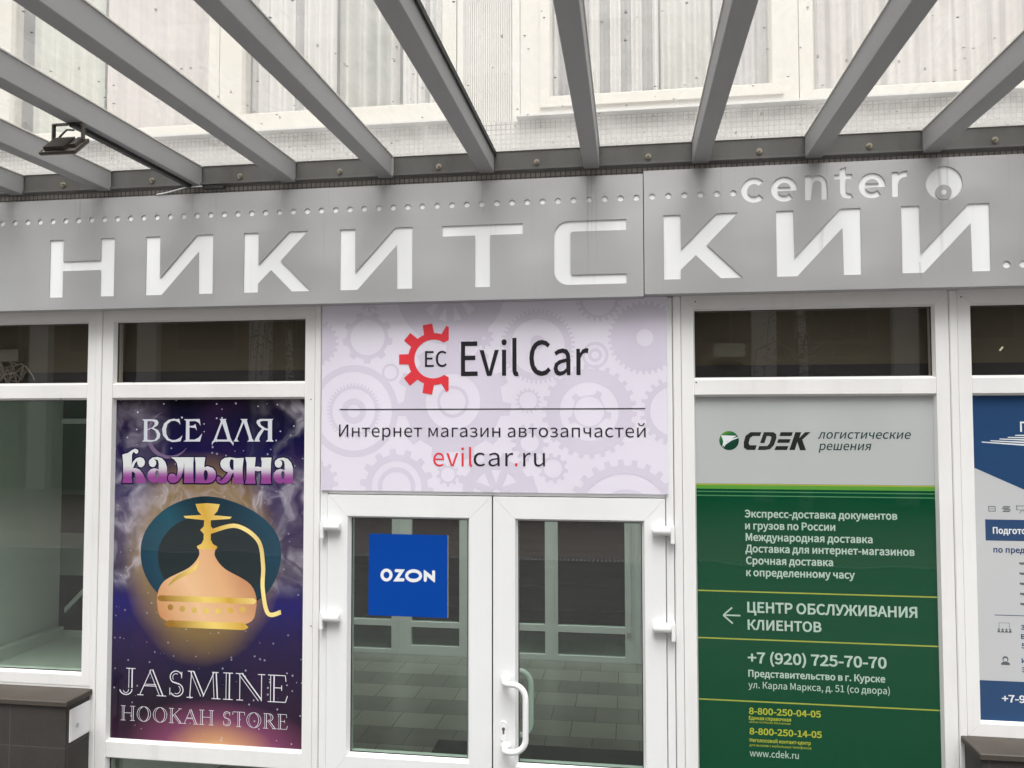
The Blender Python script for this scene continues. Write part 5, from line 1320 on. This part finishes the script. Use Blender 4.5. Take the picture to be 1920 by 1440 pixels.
def open_caps(spec, y):
    """open-face Roman capitals drawn from hairlines, double stems and serifs"""
    st, X0_, X1_, zb, cap = spec
    HL, S1, S2, G = .030, .024, .048, .058
    def line(a, b, w): return [('l', a, b, w)]
    def stem(a, b):                       # thin line at the left, bright line at the right
        d = Vector((b[0] - a[0], b[1] - a[1])).normalized(); n_ = Vector((d.y, -d.x))
        if n_.x < 0: n_ = -n_
        o1, o2 = n_ * -G, n_ * (G - .012)
        return line((a[0] + o1.x, a[1] + o1.y), (b[0] + o1.x, b[1] + o1.y), S1) + line((a[0] + o2.x, a[1] + o2.y), (b[0] + o2.x, b[1] + o2.y), S2)
    def ser(x, z, w): return line((x - w, z), (x + w, z), HL)
    def crv(pts, w): return [q for i in range(len(pts) - 1) for q in line(pts[i], pts[i + 1], w)]
    def el(cx, cz, rx, rz, a0, a1, n, w): return crv([(cx + rx * math.cos(R(a0 + (a1 - a0) * i / n)), cz + rz * math.sin(R(a0 + (a1 - a0) * i / n))) for i in range(n + 1)], w)
    D = {
     'J': (.50, stem((.32, 1), (.32, .25)) + ser(.32, 1, .15) + el(.17, .2, .20, .22, 0, -170, 9, S2 * .8) + el(.17, .2, .09, .15, 0, -160, 7, S1)),
     'A': (.88, line((.06, 0), (.42, 1), HL) + stem((.42, .98), (.76, 0)) + line((.2, .36), (.6, .36), HL) + line((.22, .42), (.58, .42), S1) + ser(.08, 0, .1) + ser(.76, 0, .15)),
     'S': (.56, el(.28, .75, .19, .235, 25, 235, 9, S2 * .8) + el(.30, .26, .21, .25, 62, -150, 9, S2 * .8) + line((.17, .56), (.40, .48), S2) + el(.28, .74, .11, .14, 60, 220, 6, S1) + el(.3, .27, .12, .16, 60, -120, 6, S1) + line((.455, .72), (.46, .96), HL) + line((.09, .05), (.085, .33), HL)),
     'M': (1.06, line((.10, 0), (.15, 1), HL) + stem((.17, 1), (.50, .08)) + line((.52, .05), (.86, 1), HL) + stem((.88, 1), (.93, 0)) + ser(.1, 0, .1) + ser(.93, 0, .14) + ser(.12, 1, .09) + ser(.9, 1, .1)),
     'I': (.36, stem((.18, 1), (.18, 0)) + ser(.18, 1, .15) + ser(.18, 0, .15)),
     'N': (.92, line((.13, 0), (.13, 1), HL) + stem((.15, 1), (.76, .03)) + line((.80, 0), (.80, 1), HL) + ser(.13, 0, .1) + ser(.12, 1, .12) + ser(.8, 1, .11)),
     'E': (.66, stem((.16, 1), (.16, 0)) + line((.02, 1), (.55, 1), HL) + line((.55, 1), (.57, .78), HL) + line((.2, .53), (.44, .53), HL) + line((.44, .43), (.44, .63), HL) + line((.02, 0), (.56, 0), HL) + line((.56, 0), (.62, .24), HL)),
     'H': (.92, stem((.17, 1), (.17, 0)) + stem((.75, 1), (.75, 0)) + line((.2, .52), (.7, .52), HL) + ser(.17, 1, .15) + ser(.17, 0, .15) + ser(.75, 1, .15) + ser(.75, 0, .15)),
     'O': (.94, el(.47, .5, .42, .52, 0, 360, 26, HL) + el(.47, .5, .29, .49, -75, 75, 12, S2 * .8) + el(.47, .5, .30, .49, 105, 255, 12, S1)),
     'K': (.84, stem((.17, 1), (.17, 0)) + line((.22, .46), (.70, 1), HL) + stem((.34, .56), (.72, 0)) + ser(.17, 1, .15) + ser(.17, 0, .15) + ser(.69, 1, .1) + ser(.74, 0, .13)),
     'T': (.74, stem((.37, 1), (.37, 0)) + line((.03, 1), (.71, 1), HL) + line((.03, 1), (.01, .8), HL) + line((.71, 1), (.73, .8), HL) + ser(.37, 0, .15)),
     'R': (.78, stem((.17, 1), (.17, 0)) + line((.05, 1), (.36, 1), HL) + el(.34, .75, .26, .25, 90, -90, 10, S2 * .8) + el(.32, .75, .16, .19, 80, -80, 8, S1) + line((.22, .5), (.36, .5), HL) + stem((.36, .5), (.68, 0)) + ser(.17, 0, .15) + ser(.7, 0, .13)),
    }
    pen, out = 0.0, []
    for ch in st:
        if ch == ' ': pen += .42; out.append(None); continue
        w_, ls = D[ch]
        out += [((a[0] + pen, a[1]), (b[0] + pen, b[1]), w) for _, a, b, w in ls]; pen += w_ + .06
    k = (X1_ - X0_) / (pen - .06); mb_ = MB(); i = 0; res = []
    for q_ in out:
        if q_ is None: res.append(mb_); mb_ = MB(); continue
        a, b, w = q_
        a, b = Vector((X0_ + a[0] * k, zb + a[1] * cap)), Vector((X0_ + b[0] * k, zb + b[1] * cap))
        d = (b - a).normalized(); n_ = Vector((-d.y, d.x)) * w * cap / 2; i += 1; yy = y - .00002 * (1 + i % 11)
        mb_.add([(q.x, yy, q.y) for q in (a - n_, b - n_, b + n_, a + n_)], [(0, 1, 2, 3)])
    return res + [mb_]
for j_ in JAS:
    for w_ in open_caps(j_, PY - .0004): obj('outline_lettering', w_, SILV, pp)
moon = []
c0 = pu(.285, .895)
for a in range(105, 326, 10): moon.append((c0[0] + .125 * math.cos(R(a)), c0[1] + .125 * math.sin(R(a))))
for a in range(320, 104, -10): moon.append((c0[0] + .012 + .119 * math.cos(R(a)), c0[1] + .010 + .119 * math.sin(R(a))))
obj('crescent_shape', MB().prism([moon], PY - .0001, PY - .0001), film('lilac_crescent_print', (.16, .11, .20)), pp)

# green delivery poster
gp = thing('poster', 'green and grey delivery poster with white text right of the doors', 'poster', (.848, PY, .105), 'window posters')
X0, X1, Z0, Z1 = .3135, 1.3825, .1085, 2.4985
mb = MB().box(X0, X1, PY, PY + .0015, Z0, 2.0617); obj('green_field', mb, M['green'], gp)
obj('grey_field', MB().box(X0, X1, PY, PY + .0015, 2.0871, Z1), M['greytop'], gp)
obj('yellow_band', MB().box(X0, X1, PY, PY + .0015, 2.0796, 2.0866), M['yellowline'], gp)
obj('green_band', MB().box(X0, X1, PY, PY + .0015, 2.0620, 2.0792), M['lightgreen'], gp)
mb = MB()
for z in (2.049, 2.030): mb.box(X0, X1, PY - .0003, PY, z - .0025, z + .0025)
obj('thin_bands', mb, M['midgreen'], gp)
mb = MB()
for z in (1.5805, 1.359, 1.0726): mb.box(X0, X1, PY - .0003, PY, z - .003, z + .003)
obj('divider_lines', mb, M['yellowline'], gp)
obj('globe', MB().prism([circle(.4679, 2.2907, .0455, 32)], PY - .0004, PY), M['globe'], gp)
mb = MB()
for q in polys(CDARROW): mb.prism([q], PY - .0008, PY - .0005)
obj('globe_arrow', mb, M['whiteprint'], gp)
mb = MB()
for q in polys(CDEK): mb.prism([q], PY - .0006, PY)
obj('logo_lettering', mb, M['charcoal'], gp)
for i in (0, 1): obj('text_line', text(MB(), CDT[i], PY, GA, bold=3, shear=.2), M['darkgreen'], gp)
mb = MB()
for i in range(2, 20):
    obj('text_line', text(MB(), CDT[i], PY, GA, bold=2 if i in (12, 19) else 0 if i in (15, 18) else 9, space=75), M['yellowtext'] if 13 <= i <= 18 else M['greentext'], gp)
mb = MB(); w_ = .0035
def bar(mb, a, b_, w_, y):
    a, b_ = Vector(a), Vector(b_); d = (b_ - a).normalized(); n_ = Vector((-d.y, d.x)) * w_
    mb.prism([[tuple(a - n_), tuple(b_ - n_), tuple(b_ + n_), tuple(a + n_)]], y - .0004, y)
bar(mb, (.4325, 1.468), (.5094, 1.468), w_, PY); bar(mb, (.4311, 1.4676), (.472, 1.5046), w_, PY - .0005); bar(mb, (.4311, 1.4676), (.474, 1.430), w_, PY - .001)
obj('arrow', mb, M['greentext'], gp)

# blue and grey course poster
bp = thing('poster', 'blue and grey course poster at the right edge above a stone plinth', 'poster', (2.04, PY, 1.04), 'window posters')
X0, X1, Z0, Z1 = 1.5505, 2.5415, 1.0405, 2.4985
obj('grey_field', MB().box(X0, X1, PY, PY + .0015, Z0, Z1), plain('pale_grey_print', (.50, .505, .51), .5, coat=.8, spec=.0, var=.02, coatr=.015), bp)
for q in ([(X0, 2.171), (2.0, 1.961), (X1, 2.20), (X1, Z1), (X0, Z1)], [(X0, Z0), (X1, Z0), (X1, 1.2165), (X0, 1.2165)], [(1.593, 1.842), (2.5, 1.842), (2.5, 1.937), (1.593, 1.937)]):
    obj('blue_field', MB().prism([q], PY - .0003, PY), M['blue'], bp)
mb = MB()
for (sx, sz), k in zip(((1.5871, 2.2871), (1.624, 2.2932), (1.6625, 2.3012), (1.6976, 2.3086), (1.7286, 2.3177)), range(5)):
    ez = 2.255 + .016 * k
    mb.prism([[(sx, sz - .002), (2.04, ez - .006), (2.04, ez + .006), (sx, sz + .002)]], PY - .0007 - .00005 * k, PY - .0005)
obj('streak_emblem', mb, M['whiteprint'], bp)
for i in (0, 1, 8): obj('text_line', text(MB(), BLU[i], PY - .0004, GA, bold=9), M['whiteprint'], bp)
mb = MB()
for i in (2, 3, 4, 5, 6, 7): obj('text_line', text(MB(), BLU[i], PY, GA, bold=9), M['bluetext'], bp)
obj('rule', mb.box(1.622, 2.45, PY - .0004, PY, 1.5075, 1.5105), M['bluetext'], bp)
mb = MB()
a, b_, c0_, d = 1.608, 1.638, 1.973, 1.997
for q in ((a, b_, c0_, c0_ + .003), (a, b_, d - .003, d), (a, a + .003, c0_ + .003, d - .003), (b_ - .003, b_, c0_ + .003, d - .003), (a + .006, b_ - .006, 1.984, 1.986)): mb.box(q[0], q[1], PY - .0004, PY, q[2], q[3])
obj('icon', mb, M['icon'], bp); mb = MB()
for i, (dx_, z) in enumerate(((0, 1.972), (.004, 1.979), (-.003, 1.986), (.002, 1.993))): mb.box(1.668 + dx_, 1.698 + dx_, PY - .0004, PY, z, z + .0045)
obj('icon', mb, M['icon'], bp); mb = MB()
for q in ((1.724, 1.78, 1.998, 2.001), (1.724, 1.78, 1.981, 1.983), (1.726, 1.729, 1.983, 1.998)): mb.box(q[0], q[1], PY - .0004, PY, q[2], q[3])
bar(mb, (1.748, 1.981), (1.738, 1.966), .0012, PY); bar(mb, (1.752, 1.981), (1.766, 1.966), .0012, PY)
obj('icon', mb, M['icon'], bp); mb = MB()
for z in (1.7425, 1.6973, 1.6521, 1.6069, 1.5618):
    mb = MB()
    mb.box(1.731, 1.737, PY - .0004, PY, z - .004, z + .005); mb.box(1.7375, 1.749, PY - .0004, PY, z - .006, z + .004); mb.box(1.7495, 1.757, PY - .0004, PY, z - .004, z + .006)
    obj('tick_mark', mb, M['icon'], bp)
mb = MB()
for q in ((1.639, 1.684, 1.474, 1.4755), (1.639, 1.6405, 1.45, 1.474), (1.6825, 1.684, 1.45, 1.474), (1.632, 1.692, 1.432, 1.434)): mb.box(q[0], q[1], PY - .0004, PY, q[2], q[3])
for i in range(4):
    xx = 1.6385 + i * .0158; mb.prism([circle(xx, 1.4455, .0042, 10)], PY - .0004, PY); mb.box(xx - .0055, xx + .0055, PY - .0004, PY, 1.4345, 1.4405)
obj('icon', mb, M['icon'], bp); mb = MB()
mb.prism([circle(1.6625, 1.3145, .0125, 20), circle(1.6625, 1.311, .0085, 16)], PY - .0004, PY)
mb.prism([[(1.644, 1.288), (1.681, 1.288), (1.680, 1.297), (1.670, 1.303), (1.655, 1.303), (1.645, 1.297)]], PY - .0004, PY)
obj('icon', mb, M['icon'], bp)

# ------------------------------------------------------------------ small things behind the transom panes
o = obj('grey_rectangle', MB().box(.405, .551, .060, .061, 2.692, 2.759), plain('dim_grey', (.13, .13, .12), .8), None, (.48, .06, 2.69))  # flat grey rectangle just behind the pane
tag(o, 'small blank grey rectangle behind the transom glass above the green poster', 'paper note')
o = obj('cardboard_box', MB().box(-3.70, -3.355, .085, .129, 2.715, 2.785, .002), plain('grey_card', (.20, .20, .195), .8), None, (-3.57, .1, 2.72))
tag(o, 'grey box stuck on the board behind the leftmost transom glass', 'box')
mb = MB()
for i in range(7):
    a = random.uniform(-3.60, -3.45)
    pts = []
    for k in range(14):
        s_ = k / 13
        pts.append((a + .26 * s_ * random.uniform(.8, 1.1) - .05, .055 + .007 * i + .006 * math.sin(7 * s_ + i), 2.562 + .006 * i + (.09 + .02 * (i % 3)) * abs(math.sin(PI * s_ * (1.6 + .3 * i) + i))))
    sm_ = [pts[0]]
    for k in range(len(pts) - 1):
        sm_ += [tuple(Vector(pts[k]).lerp(Vector(pts[k + 1]), .5)), pts[k + 1]]
    mb.tube(sm_, .0035, 6)
o = obj('cable_bundle', mb, plain('grey_cable', (.22, .21, .20), .5), None, (-3.5, .08, 2.55))
tag(o, 'tangle of grey cables heaped behind the leftmost transom glass', 'cables')
o = obj('tape_scrap', MB().add([(1.672, .029, 2.706), (1.686, .029, 2.723), (1.6915, .029, 2.7185), (1.6775, .029, 2.7015), (1.672, .0285, 2.706), (1.686, .0285, 2.723), (1.6915, .0285, 2.7185), (1.6775, .0285, 2.7015)], [(0, 1, 2, 3), (4, 7, 6, 5), (0, 4, 5, 1), (1, 5, 6, 2), (2, 6, 7, 3), (3, 7, 4, 0)]), plain('yellowed_tape', (.75, .68, .48), .6), None, (1.68, .029, 2.71))
tag(o, 'scrap of yellowed tape on the rightmost transom glass', 'tape')

# ------------------------------------------------------------------ what the panes mirror: the block across the yard, two birches
OB = thing('brick_building', 'brown brick block with pale pilasters across the yard', 'building', (0, -21, 0))
mb = MB().box(-26, 26, -30, -21, 0, 15)
obj('wall', mb, plain('brown_brick', (.085, .066, .052), .85, var=.15), OB)
BF = plain('brown_window_frame', (.12, .10, .085), .6)
for i in range(13):
    x = -24 + 4 * i
    obj('pilaster', MB().box(x - .35, x + .35, -20.999, -20.7, 0, 14.5), plain('pale_pilaster', (.48, .46, .43), .8) if i == 0 else bpy.data.materials['pale_pilaster'], OB)
    for z in (1.2, 4.6, 8.0, 11.4):
        f = obj('window', MB().box(x + .9, x + 3.1, -20.999, -20.94, z, z + 1.9), BF, OB)
        obj('pane', MB().box(x + 1.0, x + 3.0, -20.939, -20.92, z + .1, z + 1.8), M['dark'], f)
def birch(x, y, h, label, seed):
    rnd = random.Random(seed)
    t_ = thing('birch_tree', label, 'tree', (x, y, 0), 'birches across the yard')
    mb = MB().tube([(x + .05 * math.sin(k), y + .05 * math.cos(2 * k), h * k / 8) for k in range(9)], [.13 - .014 * k for k in range(9)], 8)
    obj('trunk', mb, M['birch'], t_)
    mb = MB(); lf = MB()
    for i in range(46):
        z = rnd.uniform(.3, .97) * h; a = rnd.uniform(0, 2 * PI); L = rnd.uniform(.7, 1.8) * (1.15 - z / h)
        d = Vector((math.cos(a), math.sin(a), 0)); p = Vector((x, y, z))
        q = [p, p + d * L * .5 + Vector((0, 0, .35 * L)), p + d * L * .9 + Vector((0, 0, .2 * L)), p + d * L + Vector((0, 0, -.8 * L)), p + d * L * 1.02 + Vector((0, 0, -1.6 * L))]
        mb.tube(q, [.022, .016, .011, .007, .004], 5)
        for k in range(26):
            s_ = rnd.random(); c = q[2].lerp(q[4], s_) + Vector((rnd.uniform(-.2, .2), rnd.uniform(-.2, .2), rnd.uniform(-.15, .15)))
            u_ = Vector((rnd.uniform(-1, 1), rnd.uniform(-1, 1), rnd.uniform(-1, 1))).normalized() * .035; w_ = u_.orthogonal().normalized() * .022
            lf.add([c - u_, c + w_, c + u_, c - w_], [(0, 1, 2, 3)])
    obj('branches', mb, M['twig'], t_); obj('crown', lf, plain('birch_leaf', (.10, .11, .04), .6) if 'birch_leaf' not in bpy.data.materials else bpy.data.materials['birch_leaf'], t_)
t = NT('birch_bark'); p = t.pos()
t.set(col=t.ramp(t.noise(t.map(p, (2, 2, 12)), 3, 4)[0], [(.42, (.06, .055, .05)), (.5, (.50, .49, .46))]), rough=.8)
M['birch'] = t.m
M['twig'] = plain('brown_twig', (.10, .08, .065), .8)
birch(-7.3, -12.5, 9.5, 'slender white birch standing before the brown brick block, nearer the left end', 3)
birch(3.7, -14.0, 10.5, 'taller white birch standing before the brown brick block, nearer the right end', 5)

for m_ in bpy.data.materials:
    if m_.name.endswith('_print'): wavy(m_)
bpy.context.view_layer.update()
